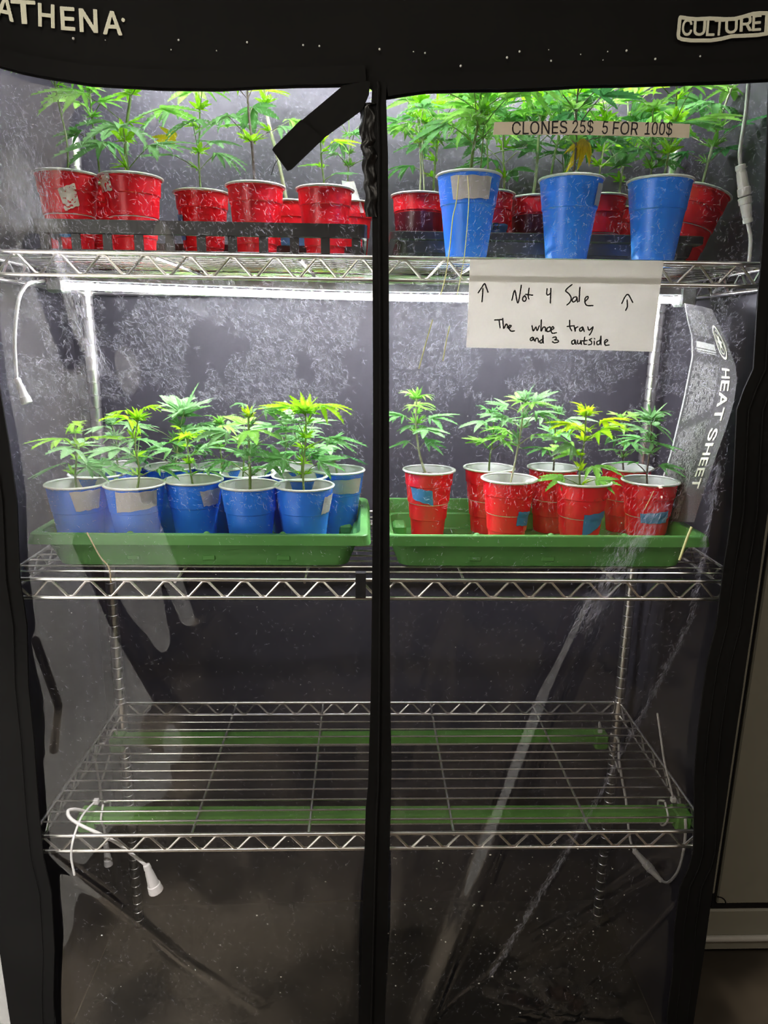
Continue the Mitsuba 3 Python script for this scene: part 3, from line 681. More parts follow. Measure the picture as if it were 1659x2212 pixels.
def leaf_mesh(n, curl, seed, wide=0.22):
    """A palmate leaf of n toothed leaflets: the petiole joins at the origin, the middle leaflet runs to (1, 0, 0), the upper face looks to +z."""
    r = np.random.default_rng(seed)
    angs = {3: [0, 48, -48], 5: [0, 37, -37, 78, -78], 7: [0, 30, -30, 62, -62, 105, -105]}[n]
    lens = {3: [1, 0.8, 0.8], 5: [1, 0.86, 0.86, 0.52, 0.52], 7: [1, 0.92, 0.92, 0.7, 0.7, 0.36, 0.36]}[n]
    V, F, C = [], [], []
    S = 9
    for a, L in zip(angs, lens):
        a = math.radians(a + r.normal() * 4)
        L = L * (1 + r.normal() * 0.05)
        w = wide * L * (1 + r.normal() * 0.06) * 0.5 + 0.012
        dip = curl * (0.7 + 0.6 * r.random()) * (1 + 0.5 * abs(a))
        lift = r.normal() * 0.06
        side = r.normal() * 0.05
        base = len(V)
        for i in range(S + 1):
            t = i / S
            half = w * (math.sin(PI * t ** 0.72) ** 0.85 if 0 < t < 1 else 0.0)
            cx, cy, cz = L * t, side * L * t * t, -dip * L * t * t + lift * L * t
            V.append((cx, cy, cz - 0.0))
            C.append(1.25)
            for sgn in (1, -1):
                tt = min(1.0, t + 0.045)
                V.append((L * tt if 0 < t < 1 else cx, cy + sgn * half, cz + 0.28 * half))       # tooth
                C.append(1.0)
                tn = min(1.0, t + 0.35 / S)
                hn = w * (math.sin(PI * tn ** 0.72) ** 0.85 if 0 < tn < 1 else 0.0) * 0.74
                V.append((L * tn if t < 1 else cx, side * L * tn * tn + sgn * hn, -dip * L * tn * tn + lift * L * tn + 0.28 * hn))       # notch
                C.append(0.95)
        for i in range(S):
            c, d = base + i * 5, base + (i + 1) * 5
            for o in (1, 3):
                tri = [(c, c + o, c + o + 1), (c, c + o + 1, d), (d, c + o + 1, d + o)]
                F += [q if o == 3 else q[::-1] for q in tri]
        ca, sa = math.cos(a), math.sin(a)
        for i in range(base, len(V)):
            x, y, z = V[i]
            V[i] = (x * ca - y * sa, x * sa + y * ca, z)
    return trimesh.Trimesh(V, F, process=False), np.array(C)


TONES = {'mid': (0.11, 0.28, 0.085), 'pale': (0.17, 0.34, 0.135), 'bright': (0.27, 0.55, 0.02), 'lime': (0.42, 0.62, 0.015), 'dark': (0.04, 0.15, 0.045), 'yellow': (0.66, 0.50, 0.03), 'fresh': (0.20, 0.44, 0.075)}
SHAPES_ = [(7, 0.06, 1, 0.27), (7, 0.18, 2, 0.25), (5, 0.08, 3, 0.30), (5, 0.22, 4, 0.28), (7, 0.28, 5, 0.25), (5, 0.03, 6, 0.31), (3, 0.08, 7, 0.36), (5, 0.14, 8, 0.24), (7, 0.62, 9, 0.25)]
_leaf = {}


def leaf_ply(shape, tone):
    if (shape, tone) not in _leaf:
        n, curl, seed, wide = SHAPES_[shape]
        m, c = leaf_mesh(n, curl, seed, wide)
        _leaf[shape, tone] = mikit.ply(m, 'm_leaf', smooth=True, color=np.clip(np.array(TONES[tone]) * c[:, None], 0, 0.95))
    return _leaf[shape, tone]


def frame(p, d, up, s):
    d = np.array(d, float)
    d /= np.linalg.norm(d)
    n = np.array(up, float) - d * (np.array(up) @ d)
    n /= np.linalg.norm(n)
    y = np.cross(n, d)
    M = np.eye(4)
    M[:3, 0], M[:3, 1], M[:3, 2], M[:3, 3] = d * s, y * s, n * s, p
    return T(M)


# ------------------------------------------------------------------ cups
H = 0.1235


def red_r(z):
    h = np.asarray(z, float) / H
    e = np.array([0.0, 0.27, 0.52, 0.78, 1.001])
    i = np.clip(np.searchsorted(e, h, side='right') - 1, 0, 3)
    return 0.0292 + 0.0168 * h + 0.0009 * (1 - 2 * (h - e[i]) / (e[i + 1] - e[i])) * (h < 0.97)


def blue_r(z):
    h = np.asarray(z, float) / H
    return 0.0298 + 0.0158 * h + np.where(h > 0.655, 0.0012, 0.0)


def cup_meshes(rad):
    zs = np.linspace(0.0, H - 0.003, 90)
    body = lathe([(0, 0.001), (0.026, 0.001), (rad(0) - 0.001, 0.0)] + [(rad(z), z) for z in zs[1:]] + [(rad(H) + 0.0005, H - 0.002)], 44)
    lining = lathe([(rad(z) - 0.0009, z) for z in np.linspace(0.06, H - 0.001, 12)], 44)
    lining = trimesh.Trimesh(lining.vertices, lining.faces[:, ::-1], process=False)
    R = 0.0473
    rim = lathe([(R + 0.0024 * math.cos(a), H + 0.0020 * math.sin(a)) for a in np.linspace(0, 2 * PI, 11)], 44)
    return body, lining, rim


def soil_mesh():
    r = np.random.default_rng(2)
    rr, n = np.linspace(0, 0.0438, 9), 36
    v = [(0, 0, 0.004)]
    for a in rr[1:]:
        for k in range(n):
            v.append((a * math.cos(2 * PI * k / n), a * math.sin(2 * PI * k / n), r.normal() * 0.0016 + 0.002 * (1 - a / 0.0438)))
    f = [(0, 1 + k, 1 + (k + 1) % n) for k in range(n)]
    for i in range(len(rr) - 2):
        for k in range(n):
            a, b = 1 + i * n + k, 1 + i * n + (k + 1) % n
            f += [(a, a + n, b + n), (a, b + n, b)]
    return trimesh.Trimesh(v, f, process=False)


CUPS = {}
for nm, rad, bm in (('red', red_r, RED), ('blue', blue_r, BLUE)):
    b, l, r_ = cup_meshes(rad)
    CUPS[nm] = (mikit.ply(b, bm, smooth=25), mikit.ply(l, CUPWHITE, smooth=True), mikit.ply(r_, CUPWHITE, smooth=True), rad)
SOILPLY = mikit.ply(soil_mesh(), SOIL, smooth=False)


def patch(rad, corners, lift=0.0005):
    """A piece of tape on a cup: four corners (degrees from the side that faces the room, height), clockwise from the top left."""
    c = np.array(corners, float)

    def fn(u, v):
        q = (c[0] * (1 - u)[..., None] + c[1] * u[..., None]) * (1 - v)[..., None] + (c[3] * (1 - u)[..., None] + c[2] * u[..., None]) * v[..., None]
        th, z = np.radians(q[..., 0]), q[..., 1] + 0.0012 * np.sin(u * 17 + c[0, 0]) * (v - 0.5)
        rr = rad(z) + lift + 0.0010
        return np.stack([rr * np.sin(th), -rr * np.cos(th), z], -1)
    return grid(fn, 14, 8)


def cup(label, colour, xy, zrim, group, tapes=(), dark_band=False, tilt=0.0, soil=0.101):
    t = thing('potted_seedling', label, 'potted plant', group)
    W = T().translate([xy[0], xy[1], zrim - H])
    if tilt:
        W = W @ T().rotate([0, 1, 0], tilt)
    body, lining, rim, rad = CUPS[colour]
    c = part(t, 'cup', {**body, 'to_world': W}, None, label=f'{colour} plastic cup')
    part(c, 'lining', {**lining, 'to_world': W}, None, label='white inside of the cup')
    part(c, 'rim', {**rim, 'to_world': W}, None, label='rolled white rim')
    for m, corners in tapes:
        part(c, 'tape', {**mikit.ply(patch(rad, corners), m, smooth=True), 'to_world': W}, None, label={TAPEGREY: 'piece of grey tape', TAPEBLUE: 'torn piece of blue tape', PAPERLAB: 'torn white paper label'}[m])
    if dark_band:  # plain dark band round the middle of the cup
        zs = np.linspace(0.03, 0.094, 8)
        m = lathe([(rad(z) + 0.0012, z) for z in zs] + [(rad(zs[-1]) + 0.0003, zs[-1])], 44)
        part(c, 'dark_band', {**mikit.ply(m, DARKBAND, smooth=30), 'to_world': W}, None, label='dark band round the cup')
    part(t, 'soil', {**SOILPLY, 'to_world': W @ T().translate([0, 0, soil])}, None)
    return t, W


# ------------------------------------------------------------------ plants


def sprout(t, W, top, nodes=5, leaf=0.05, pet=0.03, seed=0, tone=('fresh', 'pale', 'mid', 'mid'), apex='bright', low=0.35, stem=None, rad=0.0019, soil=0.105, side=0.5, off=(0, 0), bend=0.0, droop=12, az=None, apexsize=0.45, axil=True, start=0, face=None):
    """Stem, leaf stalks and leaves of one plant: top = (dx, height above the cup's rim)."""
    r = np.random.default_rng(seed + 100)
    M = np.array(W.matrix, float)
    p0 = (M @ [off[0], off[1], soil - 0.006, 1])[:3]
    p3 = np.array([M[0, 3] + top[0], M[1, 3] + (top[2] if len(top) > 2 else off[1] * 0.6 + r.normal() * 0.006), M[2, 3] + H + top[1]])
    L = np.linalg.norm(p3 - p0)
    path = spline([p0, p0 + (p3 - p0) * 0.33 + np.array([bend + r.normal() * 0.03 * L * 0.5, r.normal() * 0.02 * L, 0]), p0 + (p3 - p0) * 0.68 + np.array([bend * 0.6 + r.normal() * 0.02 * L, r.normal() * 0.02 * L, 0]), p3], 6)
    tubes = [tube(path, np.linspace(rad, rad * 0.6, len(path)), 7)]
    leaves = []
    phi = r.random() * 2 * PI if az is None else math.radians(az)
    for i in range(start, nodes):
        f = low + (0.97 - low) * i / max(1, nodes - 1)
        c = path[min(len(path) - 1, int(f * (len(path) - 1)))]
        k = i / max(1, nodes - 1)
        size = leaf * (0.72 + 0.55 * math.sin(PI * min(1, 0.18 + 0.72 * k))) * (0.62 if i == nodes - 1 else 1) * (0.9 + 0.2 * r.random())
        for s in (0, 1):
            if r.random() < 0.06:
                continue
            a = phi + s * PI + r.normal() * 0.25
            el = math.radians(34 + 14 * k + r.normal() * 8)
            pl = pet * (0.55 + 0.7 * math.sin(PI * min(1, 0.25 + 0.65 * k))) * (0.85 + 0.3 * r.random())
            d = np.array([math.cos(a) * math.cos(el), math.sin(a) * math.cos(el), math.sin(el)])
            e = c + d * pl
            tubes.append(tube([c, (c + e) / 2 + (0, 0, 0.04 * pl), e], [0.0008, 0.0007, 0.0006], 5))
            dl = math.radians((20 if k > 0.8 else 11) - 0.8 * droop * (1 - k) + r.normal() * 8)
            dd = np.array([math.cos(a) * math.cos(dl), math.sin(a) * math.cos(dl), math.sin(dl)])
            up = np.array([r.normal() * 0.18, r.normal() * 0.18 - 0.08, 1.0])
            for ax, lo_, hi_ in ((1, 1.046, 1.545), (0, XL + 0.02, XR - 0.02)):      # a leaf that would meet the plastic or the fabric bends along it
                if not lo_ < e[ax] + dd[ax] * size < hi_:
                    dd[ax] = np.clip(dd[ax], (lo_ - e[ax]) / size, (hi_ - e[ax]) / size) if lo_ < e[ax] < hi_ else -0.3 * dd[ax]
            leaves.append((e, dd, up, size, tone[min(len(tone) - 1, int((1 - k) * len(tone) * 0.999))], int(r.integers(0, 5)) if size > 0.03 else int(r.integers(2, 7))))
            if axil and r.random() < 0.65:
                d2 = np.array([math.cos(a) * 0.75, math.sin(a) * 0.75, 0.8])
                for q in range(2):
                    v = d2 + r.normal(size=3) * 0.35
                    leaves.append((c + d2 * 0.004, v, (0, 0, 1), size * 0.36, tone[0], 6 if q else 7))
        phi += PI / 2 + r.normal() * 0.2
    tip = path[-1]
    for q in range(6):
        a = q * 2 * PI / 6 + r.normal() * 0.25
        el = math.radians(62 - 34 * (q % 2) + r.normal() * 8)
        leaves.append((tip - (0, 0, 0.002), (math.cos(a) * math.cos(el), math.sin(a) * math.cos(el), math.sin(el)), (-math.cos(a) * 0.3, -math.sin(a) * 0.3, 1), leaf * apexsize * (0.8 + 0.4 * r.random()), apex if q % 3 else tone[0], (6, 2, 7)[q % 3]))
    part(t, 'stem', cat(tubes), stem or STEMG, smooth=True)
    for e, d, up, s, tn, sh in leaves:
        part(t, 'leaf', {**leaf_ply(sh, tn), 'to_world': frame(e, d, up, s)}, None)


def single_leaf(t, p, d, up, s, tone, shape):
    part(t, 'leaf', {**leaf_ply(shape, tone), 'to_world': frame(np.array(p), d, up, s)}, None)


ZR = ZM + 0.0045 + H
GB, GR = 'seedlings in blue cups in the left green tray', 'seedlings in red cups in the right green tray'
c, W = cup('seedling in a grey-taped blue cup, leftmost in front row of left green tray', 'blue', (-0.4643, 1.1383), ZR, GB, [(TAPEGREY, [(8, 0.119), (68, 0.119), (66, 0.088), (16, 0.086)])])
sprout(c, W, (0.0071, 0.0847), 4, 0.050, 0.026, 1, az=20, droop=30, apexsize=0.42, tone=('bright', 'pale', 'mid'))
c, W = cup('seedling in blue cup with wide grey tape band, second in front row from left', 'blue', (-0.3712, 1.1371), ZR, GB, [(TAPEGREY, [(-20, 0.119), (62, 0.119), (64, 0.092), (-24, 0.085)])])
sprout(c, W, (0.0123, 0.1057), 4, 0.054, 0.036, 2, az=10, droop=14, apex='bright', apexsize=0.55, low=0.3, tone=('bright', 'pale', 'mid'))
c, W = cup('seedling in blue cup with square grey tape, middle of left tray\'s front row', 'blue', (-0.2843, 1.1753), ZR, GB, [(TAPEGREY, [(24, 0.112), (80, 0.114), (72, 0.086), (32, 0.086)])])
sprout(c, W, (-0.0091, 0.0714), 5, 0.042, 0.026, 3, az=15, droop=6, tone=('bright', 'pale', 'pale'))
c, W = cup('seedling in plain untaped blue cup, fourth in front row of left green tray', 'blue', (-0.1852, 1.1369), ZR, GB)
sprout(c, W, (0.0015, 0.1133), 6, 0.050, 0.034, 4, az=5, droop=4, apex='lime', rad=0.0026, low=0.32, tone=('pale', 'fresh', 'pale', 'mid'))
c, W = cup('wide-crowned seedling in blue cup with small pale tape, right end of front row', 'blue', (-0.0958, 1.1363), ZR, GB, [(TAPEGREY, [(48, 0.110), (84, 0.113), (72, 0.083), (42, 0.082)])])
sprout(c, W, (0.0034, 0.1194), 6, 0.050, 0.036, 55, az=0, droop=5, apex='bright', apexsize=0.8, low=0.3, tone=('bright', 'pale', 'mid', 'mid'))
c, W = cup('low spreading seedling in a blue cup just behind the leftmost blue cup', 'blue', (-0.4614, 1.2248), ZR, GB)
sprout(c, W, (0.0041, 0.0164), 3, 0.042, 0.012, 6, droop=8, apex='mid', tone=('mid', 'mid'))
c, W = cup('dark drooping seedling in blue cup at back left corner of left green tray', 'blue', (-0.447, 1.3031), ZR, GB)
sprout(c, W, (-0.0125, 0.0777), 4, 0.045, 0.026, 7, droop=25, apex='pale', tone=('pale', 'mid', 'dark'))
c, W = cup('tallest seedling with broad fan leaves among the blue cups, back row of left tray', 'blue', (-0.3533, 1.2976), ZR, GB, [(TAPEGREY, [(20, 0.116), (66, 0.118), (60, 0.09), (26, 0.09)])])
sprout(c, W, (0.0232, 0.0939), 5, 0.062, 0.048, 8, az=2, droop=2, apex='pale', apexsize=0.95, low=0.25, stem=STEMP, tone=('pale', 'pale', 'mid'))
c, W = cup('seedling in blue cup in back row, just right of the tallest one', 'blue', (-0.2646, 1.3035), ZR, GB)
sprout(c, W, (0.0013, 0.0821), 5, 0.040, 0.025, 9, az=30, droop=10, apex='fresh', tone=('fresh', 'pale', 'mid'))
c, W = cup('short seedling in soil-filled blue cup right behind the plain untaped blue cup', 'blue', (-0.2045, 1.2395), ZR, GB, [(TAPEGREY, [(-70, 0.114), (-42, 0.114), (-44, 0.09), (-68, 0.09)])])
sprout(c, W, (-0.004, 0.0511), 3, 0.040, 0.02, 10, droop=10, apex='fresh', tone=('fresh', 'pale', 'mid'), off=(-0.012, 0.01))
c, W = cup('leafy pale seedling in blue cup, fourth in back row of left green tray', 'blue', (-0.1399, 1.3022), ZR, GB)
sprout(c, W, (-0.0016, 0.0919), 5, 0.046, 0.030, 11, az=8, droop=12, apex='pale', tone=('pale', 'pale', 'mid'))
c, W = cup('bare-stemmed seedling in blue cup just behind the right end of the front row', 'blue', (-0.1102, 1.2173), ZR, GB)
sprout(c, W, (0.0066, 0.0634), 3, 0.040, 0.022, 12, droop=10, apex='pale', low=0.6, tone=('pale', 'mid'))
c, W = cup('small wilting seedling in grey-banded blue cup nearest the zip in left green tray', 'blue', (-0.0453, 1.2777), ZR, GB, [(TAPEGREY, [(-40, 0.112), (62, 0.114), (60, 0.086), (-30, 0.088)])])
sprout(c, W, (-0.0141, 0.0485), 3, 0.044, 0.022, 13, az=10, droop=22, apex='mid', tone=('mid', 'pale', 'dark'), low=0.5)

c, W = cup('left-leaning seedling in red cup with tilted blue tape, alone beside the zip', 'red', (0.1218, 1.2848), ZR, GR, [(TAPEBLUE, [(-55, 0.097), (4, 0.092), (8, 0.065), (-48, 0.074)])], soil=0.110)
sprout(c, W, (-0.0263, 0.1327), 5, 0.050, 0.022, 21, az=12, droop=28, apex='fresh', bend=-0.008, low=0.42, rad=0.0024, stem=STEMP, tone=('fresh', 'mid', 'pale', 'mid'))
c, W = cup('seedling in red cup at the back, second from the zip in right green tray', 'red', (0.2381, 1.3113), ZR, GR)
sprout(c, W, (0.0001, 0.1049), 5, 0.040, 0.024, 22, az=10, droop=16, apex='mid', tone=('mid', 'pale', 'fresh'), low=0.45)
c, W = cup('tall spiky-tipped seedling in red cup with small square blue tape, right green tray', 'red', (0.2548, 1.206), ZR, GR, [(TAPEBLUE, [(16, 0.073), (60, 0.070), (58, 0.044), (14, 0.048)])])
sprout(c, W, (0.0177, 0.1379), 6, 0.046, 0.030, 23, az=8, droop=10, apex='pale', low=0.5, bend=0.004, apexsize=0.6, stem=STEMP, tone=('pale', 'fresh', 'pale', 'fresh'))
c, W = cup('thin dark-stemmed seedling in red cup at back centre of the right green tray', 'red', (0.3617, 1.3192), ZR, GR)
sprout(c, W, (0.003, 0.1053), 4, 0.046, 0.026, 24, az=15, droop=14, apex='pale', stem=STEMB, low=0.4, tone=('pale', 'mid', 'mid'), soil=0.096)
c, W = cup('yellow-tipped seedling in red cup with large blue tape, front of right green tray', 'red', (0.3783, 1.186), ZR, GR, [(TAPEBLUE, [(-8, 0.073), (58, 0.078), (50, 0.053), (-8, 0.033)])])
sprout(c, W, (-0.0086, 0.1167), 6, 0.048, 0.032, 25, az=4, droop=8, apex='lime', low=0.22, apexsize=0.55, tone=('lime', 'bright', 'pale', 'fresh'), soil=0.098)
c, W = cup('seedling in red cup with tiny blue tape scrap, back right of right green tray', 'red', (0.5057, 1.3254), ZR, GR, [(TAPEBLUE, [(0, 0.062), (22, 0.075), (30, 0.060), (-6, 0.056)])])
sprout(c, W, (-0.0195, 0.0929), 4, 0.040, 0.028, 26, az=25, droop=14, apex='fresh', stem=STEMB, low=0.42, tone=('fresh', 'mid', 'pale'), soil=0.096)
c, W = cup('seedling in red cup with long blue tape, right end of the right green tray', 'red', (0.5003, 1.1966), ZR, GR, [(TAPEBLUE, [(-38, 0.072), (32, 0.078), (34, 0.056), (-36, 0.055)])])
sprout(c, W, (-0.0136, 0.1073), 4, 0.050, 0.028, 27, az=12, droop=12, apex='pale', stem=STEMB, low=0.35, tone=('pale', 'mid', 'mid'), soil=0.096, apexsize=0.7)

# top shelf
ZR2 = ZTOP + 0.002 + H
ZR3 = SHELF[2] + 0.0032 + H
G2, G3, G4 = 'tall plants in red cups in the slotted black tray', 'tall plants in red cups in the solid black tray', 'tall plants in blue cups standing on the top shelf'
TALL = ('bright', 'fresh', 'fresh', 'mid', 'pale')
c, W = cup('plant in red cup with torn white label, leftmost in slotted black tray', 'red', (-0.4616, 1.2017), ZR2, G2, [(PAPERLAB, [(2, 0.096), (34, 0.106), (42, 0.076), (12, 0.066)]), (TAPEBLUE, [(-10, 0.055), (20, 0.052), (42, 0.030), (-30, 0.030)])])
sprout(c, W, (0.0, 0.19), 3, 0.05, 0.03, 41, az=20, apex='bright', tone=('bright', 'fresh'), low=0.72, rad=0.0016, stem=STEMG)
c, W = cup('bushy plant in red cup with torn white label at its rim, slotted black tray', 'red', (-0.3664, 1.2127), ZR2, G2, [(PAPERLAB, [(-66, 0.119), (-26, 0.122), (-22, 0.098), (-56, 0.098)])])
sprout(c, W, (0.008, 0.20), 6, 0.071, 0.050, 42, az=0, apex='bright', tone=('bright', 'bright', 'fresh', 'pale', 'pale'), low=0.18, rad=0.0028, droop=6)
c, W = cup('plant in red cup mostly hidden behind the two leftmost cups of slotted tray', 'red', (-0.4475, 1.300), ZR2, G2)
sprout(c, W, (0.0, 0.15), 3, 0.045, 0.03, 43, az=40, tone=('fresh', 'mid'), low=0.5)
c, W = cup('plant in low red cup with blue tape on its left, third in slotted tray', 'red', (-0.282, 1.3295), ZR2, G2, [(TAPEBLUE, [(-84, 0.088), (-42, 0.085), (-40, 0.045), (-80, 0.045)])])
sprout(c, W, (0.0, 0.20), 6, 0.067, 0.045, 44, az=8, tone=('bright', 'fresh', 'pale', 'pale'), low=0.3, droop=14)
single_leaf(c, (-0.319, 1.315, 1.770), (-0.9, -0.2, 0.15), (0.1, -0.8, 0.6), 0.045, 'yellow', 2)
c, W = cup('dark-stemmed plant in untaped red cup, fourth from left in slotted black tray', 'red', (-0.1795, 1.2616), ZR2, G2)
sprout(c, W, (-0.006, 0.20), 5, 0.069, 0.045, 45, az=12, tone=('bright', 'fresh', 'mid', 'pale'), low=0.42, rad=0.0024, droop=18, stem=STEMB)
c, W = cup('thick pale-stemmed plant in blue-taped red cup behind others in slotted black tray', 'red', (-0.1394, 1.4111), ZR2, G2, [(TAPEBLUE, [(-20, 0.075), (70, 0.078), (66, 0.045), (-20, 0.040)])])
sprout(c, W, (-0.045, 0.23), 4, 0.069, 0.045, 46, az=5, tone=('bright', 'bright', 'fresh'), low=0.6, rad=0.0038, stem=STEMP, droop=20)
c, W = cup('young plant with small yellow-green top in red cup below the black strap', 'red', (-0.0665, 1.2771), ZR2, G2)
sprout(c, W, (-0.006, 0.075), 4, 0.040, 0.024, 47, az=12, apex='lime', tone=('bright', 'fresh', 'mid'), low=0.4, droop=16)
c, W = cup('plant in red cup with white plastic tag, right end of slotted black tray', 'red', (-0.030, 1.405), ZR2, G2)
sprout(c, W, (0.0, 0.15), 4, 0.036, 0.03, 48, az=30, tone=('fresh', 'mid', 'pale'), low=0.5, rad=0.0014)
tg = grid(lambda u, v: np.stack([-0.030 + (u - 0.5) * (0.034 - 0.012 * v) + 0.012 * (1 - v), 1.362 + 0.008 * np.sin(u * 3) - 0.004 * v, ZR2 - 0.02 + 0.052 * v], -1), 8, 10)
part(c, 'plant_tag', tg, CUPWHITE, smooth=True, label='white plastic tag stuck in the cup')

c, W = cup('plant in dark-banded red cup beside the zip, leftmost in solid black tray', 'red', (0.0937, 1.3171), ZR2, G3, dark_band=True, tapes=[(TAPEBLUE, [(-5, 0.036), (50, 0.044), (50, 0.030), (-5, 0.030)])])
sprout(c, W, (-0.004, 0.19), 6, 0.060, 0.045, 61, az=8, tone=('bright', 'fresh', 'fresh', 'mid'), low=0.52, stem=STEMP, droop=12)
sprout(c, W, (0.006, 0.12), 3, 0.045, 0.03, 62, az=40, tone=('fresh', 'fresh'), low=0.8, stem=STEMP, off=(0.010, -0.004), rad=0.0016)
c, W = cup('bushy plant in blue cup with wide grey tape, leftmost of three on top shelf', 'blue', (0.1554, 1.1424), ZR3, G4, [(TAPEGREY, [(-42, 0.117), (36, 0.116), (36, 0.087), (-38, 0.085)])])
sprout(c, W, (0.006, 0.155), 6, 0.066, 0.050, 63, az=6, tone=('fresh', 'mid', 'fresh', 'fresh', 'mid'), low=0.42, rad=0.0026, droop=16)
sprout(c, W, (0.020, 0.09), 3, 0.05, 0.035, 64, az=40, tone=('fresh', 'fresh'), low=0.7, off=(0.014, 0.004), rad=0.0014)
c, W = cup('plant in red cup with lettered blue tape, behind leftmost blue cup on top shelf', 'red', (0.206, 1.290), ZR2, G3, [(TAPEBLUE, [(-60, 0.072), (60, 0.074), (60, 0.030), (-60, 0.030)])])
sprout(c, W, (0.0, 0.17), 5, 0.055, 0.04, 65, az=20, tone=('fresh', 'fresh', 'mid'), low=0.45)
ar = lettering('AR', (0.197, 1.6265), (0.2245, 1.6265), 0.011, 1.2500, False, 0.0004)
part(c, 'ink_letters', ar, INK, label='hand-written letters on the blue tape')
c, W = cup('pale-stemmed plant in dark-banded red cup between first two blue cups, top shelf', 'red', (0.3004, 1.3217), ZR2, G3, dark_band=True)
sprout(c, W, (0.002, 0.20), 6, 0.060, 0.045, 66, az=4, apex='bright', tone=('bright', 'bright', 'fresh', 'mid'), low=0.5, rad=0.0030, stem=STEMP, droop=10, off=(-0.01, 0))
sprout(c, W, (0.03, 0.17), 4, 0.05, 0.04, 67, az=30, tone=('fresh', 'mid'), low=0.6, rad=0.0024, stem=STEMG, off=(0.018, -0.01))
c, W = cup('plant with withered yellow leaf in blue cup, middle of three on top shelf', 'blue', (0.3127, 1.1536), ZR3, G4, [(TAPEGREY, [(42, 0.114), (66, 0.116), (62, 0.084), (40, 0.084)])])
sprout(c, W, (0.004, 0.165), 6, 0.060, 0.045, 68, az=25, tone=('fresh', 'mid', 'fresh', 'dark'), low=0.40, droop=14, stem=STEMB)
for dx, dz, s in ((0.002, 0.048, 0.036), (0.006, 0.046, 0.030)):
    single_leaf(c, (0.322 + dx, 1.150, ZR3 + dz + 0.008), (0.12 - dx * 10, -0.25, -1), (0.1, -1, -0.2), s, 'yellow', 8)
c, W = cup('plant in red cup between middle and right blue cups on the top shelf', 'red', (0.4035, 1.302), ZR2, G3)
sprout(c, W, (0.0, 0.17), 6, 0.062, 0.045, 69, az=15, tone=('bright', 'fresh', 'mid', 'dark'), low=0.42, stem=STEMP)
single_leaf(c, (0.372, 1.275, ZR2 + 0.030), (0.1, -0.3, -0.9), (0.0, -1, -0.2), 0.040, 'yellow', 4)
c, W = cup('dense leafy plant in untaped blue cup, rightmost of three on the top shelf', 'blue', (0.448, 1.1509), ZR3, G4)
sprout(c, W, (0.006, 0.16), 7, 0.062, 0.045, 70, az=10, apex='bright', tone=('bright', 'fresh', 'fresh', 'fresh', 'mid'), low=0.25, droop=20)
sprout(c, W, (-0.02, 0.10), 4, 0.050, 0.035, 71, az=50, apex='bright', tone=('fresh', 'fresh', 'mid'), low=0.35, off=(-0.012, 0), rad=0.0014)
c, W = cup('leaning plant in tilted red cup, rightmost in the solid black tray', 'red', (0.536, 1.275), ZR2 + 0.012, G3, tilt=16)
sprout(c, W, (0.070, 0.18), 6, 0.055, 0.04, 72, az=12, tone=('fresh', 'mid', 'dark'), low=0.35, rad=0.0026, stem=STEMP)
# more plants at the back of the solid tray
for i, (x, y, s, lb) in enumerate(((0.130, 1.418, 80, 'plant at back of solid black tray, behind the leftmost blue cup'), (0.262, 1.420, 81, 'plant at back of solid black tray, near the middle of the tray'), (0.368, 1.418, 82, 'plant at back of solid black tray, behind the middle blue cup'), (0.478, 1.416, 83, 'plant at back of solid black tray, behind the rightmost blue cup'))):
    c, W = cup(lb, 'red', (x, y), ZR2, G3)
    sprout(c, W, (0.0, 0.20), 7, 0.066, 0.050, s, az=10 + 25 * i, apex='bright', tone=('bright', 'fresh', 'fresh', 'mid', 'mid'), low=0.38, rad=0.0024, stem=STEMP if i % 2 else STEMG, droop=14)

# ------------------------------------------------------------------ printed heating mat against the right side wall
HM_L = np.array([(0.5578, 1.27, 1.5148), (0.5658, 1.27, 1.4876), (0.5765, 1.27, 1.4602), (0.5816, 1.27, 1.4244), (0.578, 1.27, 1.3839), (0.5743, 1.27, 1.3428), (0.5689, 1.27, 1.301), (0.5612, 1.265, 1.2593), (0.5525, 1.26, 1.2259), (0.5442, 1.26, 1.1913), (0.5376, 1.26, 1.1563), (0.5339, 1.26, 1.1253)])
HM_R = np.array([(0.5267, 1.1, 1.498), (0.5352, 1.09, 1.4762), (0.5476, 1.08, 1.4459), (0.5595, 1.072, 1.4156), (0.5635, 1.07, 1.3938), (0.563, 1.07, 1.3605), (0.5569, 1.07, 1.3252), (0.5511, 1.075, 1.2886), (0.5471, 1.08, 1.2585), (0.5429, 1.085, 1.2278), (0.5394, 1.09, 1.1964), (0.5363, 1.095, 1.1659)])


def mat_point(u, v):
    """u from the wall side (0) to the front edge (1), v from the top (0) to the foot (1)."""
    s = np.linspace(0, 1, len(HM_L))
    a = np.stack([np.interp(v, s, HM_L[:, k]) for k in range(3)], -1)
    b = np.stack([np.interp(v, s, HM_R[:, k]) for k in range(3)], -1)
    return a + (b - a) * u[..., None] + np.array([0.004, 0, 0]) * np.sin(u * PI)[..., None]


